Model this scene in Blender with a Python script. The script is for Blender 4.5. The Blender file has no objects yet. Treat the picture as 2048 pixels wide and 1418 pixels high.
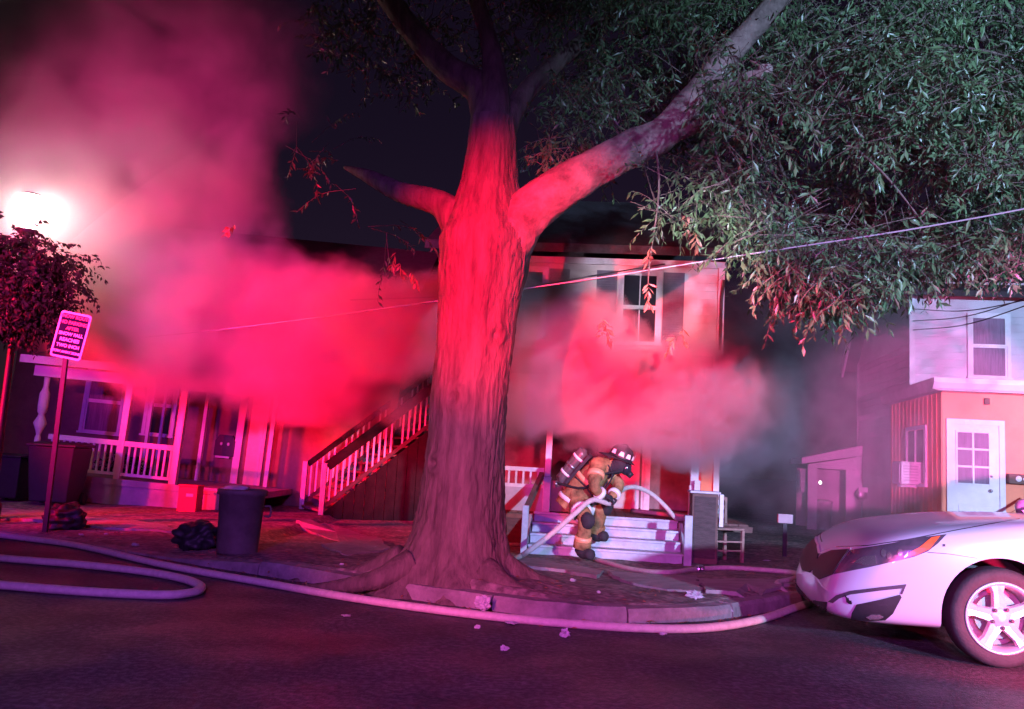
import bpy, bmesh, math, random
from mathutils import Vector, Matrix, noise
from mathutils.bvhtree import BVHTree
from mathutils.geometry import delaunay_2d_cdt
R = math.radians
random.seed(7)
scene = bpy.context.scene
COL = scene.collection

# ------------------------------------------------------------------ camera
EYE = Vector((0.0, 0.0, 1.2)); FOCAL = 1700.0            # focal length in pixels of the 2048 px wide photograph
PITCH, ROLL = R(7.24), R(3.3)
cam_d = bpy.data.cameras.new('camera'); cam = bpy.data.objects.new('camera', cam_d); COL.objects.link(cam)
cam_d.sensor_width = 36.0; cam_d.lens = FOCAL / 2048 * 36.0
cam_d.clip_start = 0.05; cam_d.clip_end = 2000
CAM_R = Matrix.Rotation(math.pi/2 + PITCH, 3, 'X') @ Matrix.Rotation(ROLL, 3, 'Z')
cam.matrix_world = Matrix.Translation(EYE) @ CAM_R.to_4x4()
scene.camera = cam

# ------------------------------------------------------------------ night sky, moon
world = bpy.data.worlds.new('World'); scene.world = world; world.use_nodes = True
wn = world.node_tree.nodes; bg = wn['Background']
sky = wn.new('ShaderNodeTexSky'); sky.sky_type = 'NISHITA'; sky.sun_disc = False
sky.sun_elevation = R(25.0); sky.sun_rotation = R(200)
tint = wn.new('ShaderNodeVectorMath'); tint.operation = 'MULTIPLY'; tint.inputs[1].default_value = (1.5, .55, 1.0)     # night glow of the town
world.node_tree.links.new(sky.outputs[0], tint.inputs[0]); world.node_tree.links.new(tint.outputs[0], bg.inputs[0]); bg.inputs[1].default_value = 0.003
moon_d = bpy.data.lights.new('moon', 'SUN'); moon = bpy.data.objects.new('moon', moon_d); COL.objects.link(moon)
moon_d.energy = 0.012; moon_d.angle = R(0.5); moon_d.color = (0.75, 0.8, 1.0)
moon.rotation_euler = (R(50), 0, R(25))

# ------------------------------------------------------------------ lamps of the fire engines standing in the street, out of frame, and added fill spots
def lamp(name, loc, aim, energy, color, kind='POINT', size=0.12, cone=60, blend=0.5, stretch=None):
    d = bpy.data.lights.new(name, kind); o = bpy.data.objects.new(name, d); COL.objects.link(o)
    d.energy = energy; d.color = color; d.shadow_soft_size = size
    o.location = loc
    if kind == 'SPOT':
        d.spot_size = R(cone); d.spot_blend = blend
        o.rotation_euler = (Vector(aim) - Vector(loc)).to_track_quat('-Z', 'Y').to_euler()
        if stretch: o.scale = stretch
    return o
RED = (1.0, 0.002, 0.018)
lamp('beacon_red', (-10.5, 8.0, 2.6), (-2.8, 14.4, 2.2), 14000, (1.0, .004, .04), 'SPOT', .15, 54, .9)          # rotating beacons of the engine standing further up the street
lamp('beacon_magenta', (-5.4, -2.5, 3.4), (-5.0, 13, 4.6), 27000, (1.0, .035, .30), 'SPOT', .15, 30, .9)
lamp('beacon_smoke', (-3.4, -4.0, 3.0), (-2.6, 12.5, 2.9), 34000, RED, 'SPOT', .1, 15, .9)
lamp('beacon_trunk', (-2.6, -2.5, 2.6), (.0, 7.95, 2.95), 38000, RED, 'SPOT', .05, 17, 1.0)
lamp('trunk_wash_spot', (-2.2, -3.5, 2.0), (-.5, 8.0, .9), 6500, (1.0, .12, .24), 'SPOT', .1, 17, 1.0)  # added spot, softens the red edge on the lower trunk
lamp('centre_fill_spot', (.9, -4.0, 2.0), (1.6, 12, 2.35), 40000, (1.0, .02, .10), 'SPOT', .1, 9.5, .9, (1.9, 1, 1))  # added spot, reddens the smoke over the middle porch
lamp('facade_fill_spot', (.3, -2.0, 1.7), (2.3, 15.3, 4.15), 10000, (.92, .80, 1.0), 'SPOT', .1, 11, .8)  # added spot, pales the upper front of the middle house
lamp('stairs_fill_spot', (-4.6, -3.0, 2.3), (-2.6, 15.2, 1.3), 40000, RED, 'SPOT', .1, 9, .7)  # added spot, brightens the staircase
lamp('yard_fill_spot', (-2.0, -3.5, 3.2), (4.0, 11.5, .0), 2800, (1.0, .10, .40), 'SPOT', .2, 46, .9)  # added wide fill for the lower scene and the yard gap
lamp('side_wall_fill_spot', (.6, -6.0, 1.5), (8.5, 18.5, 2.4), 44000, (1.0, .14, .62), 'SPOT', .12, 14, .8)  # added spot, lifts the side wall of the right house
lamp('beacon_violet', (-9.5, 3.0, 3.4), (-5.6, 15, 1.9), 2200, (.45, .02, 1.0), 'SPOT', .15, 46, .8)
lamp('road_fill_spot', (-1.0, -6.0, 4.2), (.0, 6.4, 0), 4600, (.44, .09, 1.0), 'SPOT', .2, 52, .9)  # added spot, tints the road violet
lamp('flood_white', (9.0, -14.0, 5.0), (5.8, 11, 2.6), 48000, (.42, .58, 1.0), 'SPOT', .3, 33, .8)        # flood light of the engine on the right
lamp('beacon_low_red', (4.1, 4.9, .4), (3.6, 6.0, .05), 320, (1.0, .01, .10), 'SPOT', .06, 90, .7)


# ------------------------------------------------------------------ exposure and render
vs = scene.view_settings
scene.display_settings.display_device = 'sRGB'
vs.view_transform = 'Standard'; vs.look = 'None'; vs.gamma = 1.0; vs.exposure = 0.0; vs.use_curve_mapping = False
scene.render.engine = 'CYCLES'
cy = scene.cycles
cy.use_denoising = True
cy.max_bounces = 5; cy.diffuse_bounces = 1; cy.glossy_bounces = 3; cy.transmission_bounces = 3
cy.volume_bounces = 0; cy.transparent_max_bounces = 8
cy.volume_step_rate = 1.3; cy.volume_max_steps = 56
cy.sample_clamp_indirect = 4.0
cy.use_adaptive_sampling = True; cy.adaptive_threshold = 0.03

# ------------------------------------------------------------------ measuring helpers: photograph pixel + distance -> place
def ray(px, py): return CAM_R @ Vector(((px - 1024) / FOCAL, (709 - py) / FOCAL, -1.0))
def P(px, py, D):
    d = ray(px, py); return EYE + d * (D / d.y)
def G(px, py, z=0.0):
    d = ray(px, py); return EYE + d * ((z - EYE.z) / d.z)
class Frame:
    """local frame of a building: x along its front, y into depth, z up"""
    def __init__(s, o, deg):
        s.o = Vector((o[0], o[1], 0)); s.deg = deg; s.M = Matrix.Rotation(R(deg), 3, 'Z')
    def yp(s, px, py, y):
        o = s.M.transposed() @ (EYE - s.o); d = s.M.transposed() @ ray(px, py); return o + d * ((y - o.y) / d.y)
    def xp(s, px, py, x):
        o = s.M.transposed() @ (EYE - s.o); d = s.M.transposed() @ ray(px, py); return o + d * ((x - o.x) / d.x)
    def w(s, p): return s.o + s.M @ Vector(p)

# ------------------------------------------------------------------ materials
MATS = {}
def mat(name, col, rough=0.7, var=0.15, scale=8.0, bump=0.0, bscale=None, metal=0.0, spec=0.5, tint=None, stretch=(1, 1, 1), coat=0.0):
    m = bpy.data.materials.new(name); m.use_nodes = True; nt = m.node_tree; n = nt.nodes; l = nt.links
    b = n['Principled BSDF']; b.inputs['Roughness'].default_value = rough; b.inputs['Metallic'].default_value = metal
    b.inputs['Specular IOR Level'].default_value = spec; b.inputs['Coat Weight'].default_value = coat
    tc = n.new('ShaderNodeTexCoord'); mp = n.new('ShaderNodeMapping'); mp.inputs['Scale'].default_value = stretch
    l.new(tc.outputs['Object'], mp.inputs[0])
    t = n.new('ShaderNodeTexNoise'); t.inputs['Scale'].default_value = scale; t.inputs['Detail'].default_value = 4
    t.inputs['Roughness'].default_value = 0.65; l.new(mp.outputs[0], t.inputs['Vector'])
    cr = n.new('ShaderNodeValToRGB'); cr.color_ramp.elements[0].position = 0.3; cr.color_ramp.elements[1].position = 0.7
    c2 = tint or tuple(min(1, c * (1 + var)) for c in col)
    cr.color_ramp.elements[0].color = (*[c * (1 - var) for c in col], 1); cr.color_ramp.elements[1].color = (*c2, 1)
    l.new(t.outputs['Fac'], cr.inputs[0]); l.new(cr.outputs[0], b.inputs['Base Color'])
    if bump:
        t2 = n.new('ShaderNodeTexNoise'); t2.inputs['Scale'].default_value = bscale or scale * 4; t2.inputs['Detail'].default_value = 3
        l.new(mp.outputs[0], t2.inputs['Vector'])
        bp = n.new('ShaderNodeBump'); bp.inputs['Strength'].default_value = min(1, bump); bp.inputs['Distance'].default_value = 0.02
        l.new(t2.outputs['Fac'], bp.inputs['Height']); l.new(bp.outputs[0], b.inputs['Normal'])
    MATS[name] = m; return m
def emit_mat(name, col, s):
    m = bpy.data.materials.new(name); m.use_nodes = True; n = m.node_tree.nodes; b = n['Principled BSDF']
    b.inputs['Base Color'].default_value = (*col, 1); b.inputs['Emission Color'].default_value = (*col, 1); b.inputs['Emission Strength'].default_value = s
    MATS[name] = m; return m

a_ = mat('asphalt', (0.04, 0.036, 0.044), 0.7, 0.35, 1.3, 0.6, 75, tint=(0.075, 0.066, 0.078))
def wet(m, lo, hi, sc):
    n = m.node_tree.nodes; l = m.node_tree.links; b = n['Principled BSDF']; t = n.new('ShaderNodeTexNoise'); t.inputs['Scale'].default_value = sc; t.inputs['Detail'].default_value = 4
    tc = [x for x in n if x.type == 'TEX_COORD'][0]; l.new(tc.outputs['Object'], t.inputs['Vector'])
    mr = n.new('ShaderNodeMapRange'); l.new(t.outputs['Fac'], mr.inputs['Value'])
    for i, v in enumerate((.40, .62, lo, hi)): mr.inputs[i+1].default_value = v
    l.new(mr.outputs[0], b.inputs['Roughness'])
wet(a_, .45, .8, .8)
def speckle(m, sc, lo, hi):
    n = m.node_tree.nodes; l = m.node_tree.links; b = n['Principled BSDF']; src = b.inputs['Base Color'].links[0].from_socket
    v = n.new('ShaderNodeTexNoise'); v.inputs['Scale'].default_value = sc; v.inputs['Detail'].default_value = 2; l.new([x for x in n if x.type == 'TEX_COORD'][0].outputs['Object'], v.inputs['Vector'])
    mr = n.new('ShaderNodeMapRange'); l.new(v.outputs['Fac'], mr.inputs['Value'])
    for i, q in enumerate((.42, .66, lo, hi)): mr.inputs[i+1].default_value = q
    mx = n.new('ShaderNodeVectorMath'); mx.operation = 'SCALE'; l.new(src, mx.inputs[0]); l.new(mr.outputs[0], mx.inputs['Scale']); l.new(mx.outputs[0], b.inputs['Base Color'])
speckle(a_, 26, .7, 1.9)
so_ = mat('soil', (0.20, 0.16, 0.145), 0.95, 0.4, 2.5, 0.8, 18, tint=(0.31, 0.25, 0.22))
speckle(so_, 14, .65, 1.5)
mat('concrete', (0.30, 0.27, 0.26), 0.9, 0.25, 5, 0.5, 40)
mat('kerb_concrete', (0.24, 0.21, 0.21), 0.9, 0.4, 4, 0.6, 30)
mat('bark', (0.11, 0.085, 0.072), 0.9, 0.45, 5, 1.0, 16, stretch=(1.8, 1.8, 0.3), tint=(0.185, 0.145, 0.12))
mat('bark_mid', (0.17, 0.135, 0.115), 0.9, 0.45, 5, 1.0, 16, tint=(0.30, 0.245, 0.21))
mat('bark_pale', (0.34, 0.285, 0.25), 0.85, 0.3, 6, 0.6, 25)
mat('white_paint', (0.74, 0.73, 0.74), 0.55, 0.08, 6, 0.1, 40)
mat('old_white_paint', (0.62, 0.60, 0.61), 0.65, 0.22, 5, 0.2, 30)
mat('step_paint', (0.52, 0.52, 0.58), 0.6, 0.2, 5, 0.2, 35)
mat('cream_siding', (0.60, 0.55, 0.52), 0.7, 0.12, 3, 0.1, 40)
mat('soot_shade_siding', (0.20, 0.165, 0.155), 0.85, 0.5, 1.6, 0.1, 40, tint=(0.34, 0.29, 0.27))  # porch shade put into the colour as a sooty dark tone
mat('lilac_siding', (0.66, 0.62, 0.66), 0.7, 0.07, 2, 0.08, 40)
mat('side_siding', (0.66, 0.58, 0.62), 0.8, 0.12, 2, 0.1, 40)
mat('salmon_tone', (0.86, 0.29, 0.15), 0.7, 0.08, 3, 0.1, 40)
mat('shutter_paint', (0.13, 0.11, 0.15), 0.6, 0.15, 8, 0.1)
mat('dark_glass', (0.03, 0.03, 0.04), 0.12, 0.1, 3)
mat('curtain_glass', (0.24, 0.16, 0.23), 0.6, 0.25, 6, stretch=(6, 1, 0.4), spec=0.15)
mat('roof_shingle', (0.05, 0.045, 0.05), 0.9, 0.3, 10, 0.5, 40)
mat('dark_wood', (0.09, 0.06, 0.055), 0.8, 0.3, 6, 0.4, 30, stretch=(1, 1, 4))
mat('brown_wood', (0.16, 0.09, 0.07), 0.75, 0.3, 6, 0.3, 30)
mat('red_wall', (0.26, 0.15, 0.13), 0.8, 0.15, 4, 0.2)
mat('grey_wall', (0.42, 0.40, 0.42), 0.8, 0.2, 4, 0.2)
mat('hose_jacket', (0.62, 0.55, 0.50), 0.8, 0.14, 20, 0.3, 220)
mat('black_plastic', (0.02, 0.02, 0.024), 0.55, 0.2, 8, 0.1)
mat('bin_plastic', (0.13, 0.105, 0.10), 0.6, 0.25, 6, 0.15, 30)
mat('black_rubber', (0.018, 0.018, 0.02), 0.8, 0.2, 10, 0.2)
mat('tyre_rubber', (0.045, 0.04, 0.045), 0.75, 0.2, 14, 0.2, 60)
mat('metal_grey', (0.45, 0.45, 0.47), 0.35, 0.1, 8, metal=0.9)
mat('alloy', (0.72, 0.72, 0.75), 0.35, 0.06, 8, metal=0.35)
mat('rotor', (0.30, 0.26, 0.26), 0.45, 0.15, 9, metal=0.7)
mat('rust_metal', (0.52, 0.40, 0.38), 0.6, 0.3, 12, 0.3)
mat('chair_wood', (0.34, 0.20, 0.16), 0.7, 0.3, 10, 0.2)
mat('car_paint', (0.56, 0.58, 0.68), 0.32, 0.03, 2, coat=0.8)
mat('lamp_dark', (0.08, 0.07, 0.09), 0.25, 0.2, 6, coat=0.6)
mat('lamp_chrome', (0.9, 0.9, 0.92), 0.12, 0.03, 6, metal=0.9)
mat('amber_lens', (0.85, 0.16, 0.05), 0.25, 0.1, 8, coat=0.6)
mat('turnout', (0.27, 0.17, 0.075), 0.9, 0.5, 7, 1.0, 16, tint=(0.54, 0.30, 0.13), spec=0.2)
mat('stair_side', (0.022, 0.018, 0.018), 0.9, 0.3, 6, 0.3, 30, spec=0.1)
mat('turnout_dark', (0.035, 0.03, 0.035), 0.85, 0.2, 10, 0.3, 60)
mat('reflective', (0.92, 0.92, 0.86), 0.35, 0.05, 10)
mat('reflective_orange', (0.95, 0.45, 0.22), 0.4, 0.05, 10)
mat('cylinder_paint', (0.12, 0.11, 0.11), 0.35, 0.1, 10, metal=0.2)
mat('skin', (0.55, 0.36, 0.28), 0.6, 0.06, 8)
mat('sign_white', (0.85, 0.84, 0.86), 0.5, 0.03, 6)
mat('sign_navy', (0.012, 0.01, 0.04), 0.85, 0.1, 6, spec=0.1)
mat('sign_red', (0.80, 0.20, 0.22), 0.5, 0.05, 6)
mat('paper', (0.50, 0.49, 0.53), 0.85, 0.08, 12, 0.3, 40)
mat('cardboard', (0.55, 0.25, 0.20), 0.85, 0.1, 8, 0.1)
mat('red_tone', (0.75, 0.05, 0.06), 0.5, 0.1, 5)
mat('wire_black', (0.05, 0.05, 0.055), 0.7, 0.1, 5)
mat('wire_pale', (0.42, 0.44, 0.46), 0.6, 0.1, 5)
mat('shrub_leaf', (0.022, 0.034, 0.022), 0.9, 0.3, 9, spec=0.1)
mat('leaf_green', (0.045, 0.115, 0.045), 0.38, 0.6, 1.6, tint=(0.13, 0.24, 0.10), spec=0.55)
mat('leaf_brown', (0.30, 0.13, 0.08), 0.5, 0.3, 3)
emit_mat('lamp_globe', (1.0, 0.80, 0.68), 95)
emit_mat('small_bulb', (1.0, 0.95, 0.9), 9)

# ------------------------------------------------------------------ mesh helpers
class MB:
    def __init__(s): s.v = []; s.f = []; s.mi = []; s.m = 0
    def add(s, vs, fs):
        b = len(s.v); s.v += [tuple(v) for v in vs]
        for f in fs: s.f.append([b + i for i in f]); s.mi.append(s.m)
        return s
    def box(s, x0, x1, y0, y1, z0, z1):
        s.add([(x0,y0,z0),(x1,y0,z0),(x1,y1,z0),(x0,y1,z0),(x0,y0,z1),(x1,y0,z1),(x1,y1,z1),(x0,y1,z1)],
              [(0,3,2,1),(4,5,6,7),(0,1,5,4),(1,2,6,5),(2,3,7,6),(3,0,4,7)]); return s
    def bar(s, a, b, w, h, up=(0, 0, 1)):
        a = Vector(a); b = Vector(b); d = (b - a).normalized(); up = Vector(up)
        sx = d.cross(up)
        if sx.length < 1e-4: sx = d.cross(Vector((1, 0, 0)))
        sx.normalize(); sy = sx.cross(d).normalized()
        c = [(-w/2,-h/2),(w/2,-h/2),(w/2,h/2),(-w/2,h/2)]
        s.add([a + sx*i + sy*j for i, j in c] + [b + sx*i + sy*j for i, j in c],
              [(3,2,1,0),(4,5,6,7),(0,1,5,4),(1,2,6,5),(2,3,7,6),(3,0,4,7)]); return s
    def prism(s, poly, axis, a, b):
        def mk(p, t): return {'x': (t, p[0], p[1]), 'y': (p[0], t, p[1]), 'z': (p[0], p[1], t)}[axis]
        n = len(poly)
        s.add([mk(p, a) for p in poly] + [mk(p, b) for p in poly],
              [list(range(n))[::-1], list(range(n, 2*n))] + [(i, (i+1) % n, n + (i+1) % n, n + i) for i in range(n)]); return s
    def tube(s, path, rad, n=10, cap=True, flat=1.0, jit=0.0, up=None):
        path = [Vector(p) for p in path]; k = len(path)
        rad = [rad]*k if not hasattr(rad, '__len__') else rad
        vs = []; prev = None
        for i, p in enumerate(path):
            d = (path[min(i+1, k-1)] - path[max(i-1, 0)]).normalized()
            if prev is None:
                u = Vector(up) if up else (Vector((0,0,1)) if abs(d.z) < 0.9 else Vector((1,0,0)))
                a = d.cross(u).normalized()
            else: a = (prev - d * prev.dot(d)).normalized()
            prev = a; b = a.cross(d).normalized()
            for j in range(n):
                t = 2*math.pi*j/n; r = rad[i] * (1 + (random.uniform(-jit, jit) if jit else 0))
                vs.append(p + a*(math.cos(t)*r) + b*(math.sin(t)*r*flat))
        fs = [(i*n + j, i*n + (j+1) % n, (i+1)*n + (j+1) % n, (i+1)*n + j) for i in range(k-1) for j in range(n)]
        if cap: fs += [list(range(n))[::-1], list(range((k-1)*n, k*n))]
        s.add(vs, fs); return s
    def lathe(s, prof, n=24, M=None, axis_close=False):
        M = M or Matrix.Identity(4); k = len(prof)
        vs = [M @ Vector((r*math.cos(2*math.pi*j/n), r*math.sin(2*math.pi*j/n), z)) for r, z in prof for j in range(n)]
        fs = [(i*n + j, i*n + (j+1) % n, (i+1)*n + (j+1) % n, (i+1)*n + j) for i in range(k-1) for j in range(n)]
        fs += [list(range(n))[::-1], list(range((k-1)*n, k*n))]
        s.add(vs, fs); return s
    def blob(s, c, r, sub=2, amp=0.0, fr=1.0, seed=0):
        bm = bmesh.new(); bmesh.ops.create_icosphere(bm, subdivisions=sub, radius=1.0)
        vs = []
        for v in bm.verts:
            k = 1 + amp * noise.noise(v.co * fr + Vector((seed*3.1, seed*1.7, seed)))
            vs.append((c[0] + v.co.x*r[0]*k, c[1] + v.co.y*r[1]*k, c[2] + v.co.z*r[2]*k))
        s.add(vs, [[v.index for v in f.verts] for f in bm.faces]); bm.free(); return s
    def build(s, name, m, parent=None, smooth=False, bevel=0.0):
        me = bpy.data.meshes.new(name); me.from_pydata(s.v, [], s.f)
        ms = m if isinstance(m, (list, tuple)) else [m]
        for x in ms: me.materials.append(MATS[x] if isinstance(x, str) else x)
        if len(ms) > 1: me.polygons.foreach_set('material_index', s.mi)
        if smooth: me.polygons.foreach_set('use_smooth', [True]*len(me.polygons))
        bm = bmesh.new(); bm.from_mesh(me); bmesh.ops.recalc_face_normals(bm, faces=bm.faces); bm.to_mesh(me); bm.free()
        me.update()
        o = bpy.data.objects.new(name, me); COL.objects.link(o)
        if bevel:
            md = o.modifiers.new('b', 'BEVEL'); md.width = bevel; md.segments = 2; md.limit_method = 'ANGLE'; md.angle_limit = R(40)
        if parent: o.parent = parent
        return o
def tag(o, label=None, cat=None, group=None, kind=None):
    if label: o['label'] = label
    if cat: o['category'] = cat
    if group: o['group'] = group
    if kind: o['kind'] = kind
    return o
def empty(name, loc=(0, 0, 0), rz=0.0, label=None, cat=None, group=None):
    o = bpy.data.objects.new(name, None); COL.objects.link(o); o.location = loc; o.rotation_euler = (0, 0, R(rz)); o.empty_display_size = 0.2
    return tag(o, label, cat, group)
def spline(pts, n=8):
    """Catmull-Rom through 3-D points"""
    pts = [Vector(p) for p in pts]; out = []
    ext = [pts[0]*2 - pts[1]] + pts + [pts[-1]*2 - pts[-2]]
    for i in range(1, len(ext) - 2):
        a, b, c, d = ext[i-1:i+3]
        for k in range(n):
            t = k/n
            out.append(0.5*((2*b) + (c - a)*t + (2*a - 5*b + 4*c - d)*t*t + (3*b - a - 3*c + d)*t**3))
    out.append(pts[-1]); return out
def one(mb, name, m, label, cat, group=None, smooth=False, bevel=0.0):
    """a thing that is one mesh: put its origin at its base"""
    c = Vector((sum(v[0] for v in mb.v)/len(mb.v), sum(v[1] for v in mb.v)/len(mb.v), min(v[2] for v in mb.v)))
    mb.v = [tuple(Vector(v) - c) for v in mb.v]
    o = mb.build(name, m, None, smooth, bevel); o.location = c
    return tag(o, label, cat, group)
# ================================================================== THE SETTING
KERB = [G(*p) for p in ((-500,1000),(-200,1040),(0,1066),(200,1096),(400,1131),(600,1163),(800,1195),(1000,1224),(1130,1238),(1250,1246),(1400,1242),(1500,1230),(1600,1212),(1800,1186),(2000,1172),(2300,1165))]
KL = spline(KERB, 6)
def kerb_y(x):
    for a, b in zip(KL, KL[1:]):
        if a.x <= x <= b.x: return a.y + (b.y - a.y)*(x - a.x)/max(1e-6, b.x - a.x)
    return KL[0].y if x < KL[0].x else KL[-1].y
TREE = P(905, 1160, 7.95); TREE.z = 0.0
def kerb_f(x): return 1.0 if x > -2.2 else max(.22, 1 - (-2.2 - x)/1.6)
def verge_z(x, y):
    d = y - kerb_y(x)
    if d < .2: return (.05 + .075*max(0, d - .12)/.08)*kerb_f(x)
    z = 0.125*(1 - (1 - kerb_f(x))*max(0, 1 - d/3)) - 0.105 * max(0, min(1, (d - 0.6)/3.0))*(1 if x > -3 else .3)
    r = math.hypot(x - TREE.x, (y - TREE.y))
    z += 0.13 * math.exp(-(r/0.75)**2)
    z += 0.018 * noise.noise(Vector((x*1.7, y*1.7, 0))) + 0.008 * noise.noise(Vector((x*6, y*6, 2)))
    return z
def GV(px, py, n=4):
    z = 0.1
    for _ in range(n):
        p = G(px, py, z); z = verge_z(p.x, p.y)
    return Vector((p.x, p.y, z))
m = MB(); m.add([(-300,-100,-0.03),(300,-100,-0.03),(300,500,-0.03),(-300,500,-0.03)], [(0,1,2,3)])
tag(m.build('ground', 'soil'), 'dark open ground under the whole street', kind='structure')
m = MB(); nx = 60; ny = 30
for j in range(ny+1):
    for i in range(nx+1):
        x = -14 + 24*i/nx; t = j/ny; y = -6 + (kerb_y(x) + 0.12 + 6)*t
        m.v.append((x, y, 0.008*noise.noise(Vector((x*0.9, y*0.9, 5)))*(1 if t < 1 else 0)))
m.add([], []); m.f = [(j*(nx+1)+i, j*(nx+1)+i+1, (j+1)*(nx+1)+i+1, (j+1)*(nx+1)+i) for j in range(ny) for i in range(nx)]; m.mi = [0]*len(m.f)
road = tag(m.build('road', 'asphalt', smooth=True), 'dark asphalt street in front of the houses', kind='structure')
m = MB(); nx = 200; ny = 90; m.v = []
for j in range(ny+1):
    for i in range(nx+1):
        x = -14 + 26*i/nx; t = (j/ny)**1.7; y = kerb_y(x) + 0.05 + (26 - kerb_y(x))*t
        m.v.append((x, y, verge_z(x, y)))
m.f = [(j*(nx+1)+i, j*(nx+1)+i+1, (j+1)*(nx+1)+i+1, (j+1)*(nx+1)+i) for j in range(ny) for i in range(nx)]; m.mi = [0]*len(m.f)
verge = tag(m.build('terrain', 'soil', smooth=True), 'bare trodden earth between the kerb and the houses', kind='structure')
# kerb stones, each a piece of its own, with open joints
kerb = empty('kerb', (0, 0, 0)); tag(kerb, 'worn concrete kerb curving around the tree', kind='structure')
cuts = (-6.4,-5.0,-3.6,-2.3,-1.1,-0.05,1.03,2.0,2.9,4.0,5.2)
for a, b in zip(cuts, cuts[1:]):
    n = 7; m = MB(); rows = []
    dz = random.uniform(-0.012, 0.012); tl = random.uniform(-0.012, 0.012)
    for k in range(n):
        x = a + 0.008 + (b - a - 0.016)*k/(n-1); y = kerb_y(x); e = 0.004
        g = Vector((1, (kerb_y(x+0.05) - kerb_y(x-0.05))/0.1, 0)).normalized(); nn = Vector((-g.y, g.x, 0))
        p = Vector((x, y, 0)); ht = 0.115 + dz + tl*(k/(n-1) - 0.5)*2 + random.uniform(-.004, .004)
        # towards the far side of the street corner the kerb drops to the crossing
        ht *= kerb_f(x)
        for off, z in ((-0.01, -0.05), (0.0, ht*0.72), (0.022, ht), (0.16, ht + 0.004), (0.17, -0.05)):
            q = p + nn*off; m.v.append((q.x, q.y, z))
    for k in range(n-1):
        for j in range(5): m.f.append((k*5 + j, k*5 + (j+1) % 5, (k+1)*5 + (j+1) % 5, (k+1)*5 + j))
    m.f += [(0,1,2,3,4), tuple((n-1)*5 + j for j in range(5))]; m.mi = [0]*len(m.f)
    m.build('kerb_stone', 'kerb_concrete', kerb)
# pavement slabs, heaved and broken near the tree
pave = empty('pavement', (0, 0, 0)); tag(pave, 'old concrete pavement slabs half buried in the earth', kind='structure')
slabs = [((1000,1118),(1085,1120),(1208,1146),(1196,1158),(1130,1146),(1020,1134)),
         ((1215,1150),(1390,1158),(1405,1186),(1330,1182),(1248,1166)),
         ((1396,1159),(1560,1163),(1588,1186),(1500,1196),(1412,1187)),
         ((1566,1163),(1720,1168),(1760,1190),(1596,1186)),
         ((590,1056),(650,1052),(760,1078),(700,1090)),
         ((640,1092),(760,1082),(780,1100),(690,1112)),
         ((150,1036),(330,1052),(350,1068),(160,1054)),
         ((-60,1010),(140,1034),(150,1052),(-60,1030))]
for pl in slabs:
    pts = [GV(*p) for p in pl]; c = sum(pts, Vector())/len(pts); m = MB(); n = len(pts)
    # subdivide the outline and jitter it so that the edges are broken, not ruled
    out = []
    for a, b in zip(pts, pts[1:] + pts[:1]):
        k = max(2, int((b - a).length/0.12))
        for i in range(k):
            p = a.lerp(b, i/k); out.append(p + Vector((random.uniform(-.02,.02), random.uniform(-.03,.03), 0)))
    tx, ty = random.uniform(-.02, .02), random.uniform(-.02, .02)
    top = [Vector((p.x, p.y, verge_z(p.x, p.y) + 0.028 + tx*(p.x - c.x) + ty*(p.y - c.y))) for p in out]; n = len(top)
    m.v = [tuple(p) for p in top] + [(p.x, p.y, p.z - 0.1) for p in top] + [(c.x, c.y, verge_z(c.x, c.y) + 0.03)]
    m.f = [(i, (i+1) % n, 2*n) for i in range(n)] + [(i, n+i, n+(i+1) % n, (i+1) % n) for i in range(n)]; m.mi = [0]*len(m.f)
    m.build('slab', 'concrete', pave)
# ================================================================== THE BIG STREET TREE
TD = TREE.y
tree = empty('oak_tree', (TREE.x, TREE.y, 0), label='huge street tree with a forked red-lit trunk beside the kerb', cat='tree')
def T(px, py, d=0.0): return P(px, py, TD + d) - Vector(tree.location)
def limb(name, pts, rads, material='bark', n=22, rough=0.06, sub=8):
    path = spline(pts, sub); k = len(path); r = []
    for i in range(k):
        t = i/(k-1)*(len(rads)-1); j = min(int(t), len(rads)-2); r.append(rads[j] + (rads[j+1]-rads[j])*(t-j))
    m = MB(); m.tube(path, r, n)
    s = random.random()*50
    for i in range(k*n):
        v = Vector(m.v[i]); c = path[i//n]; d = v - c
        q = noise.noise(Vector((v.x*3 + s, v.y*3, v.z*1.1)))*rough*1.2 + noise.noise(Vector((v.x*11, v.y*11, v.z*3.5 + s)))*rough*0.7
        m.v[i] = tuple(c + d*(1 + q))
    return m.build(name, material, tree, smooth=True)
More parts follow.
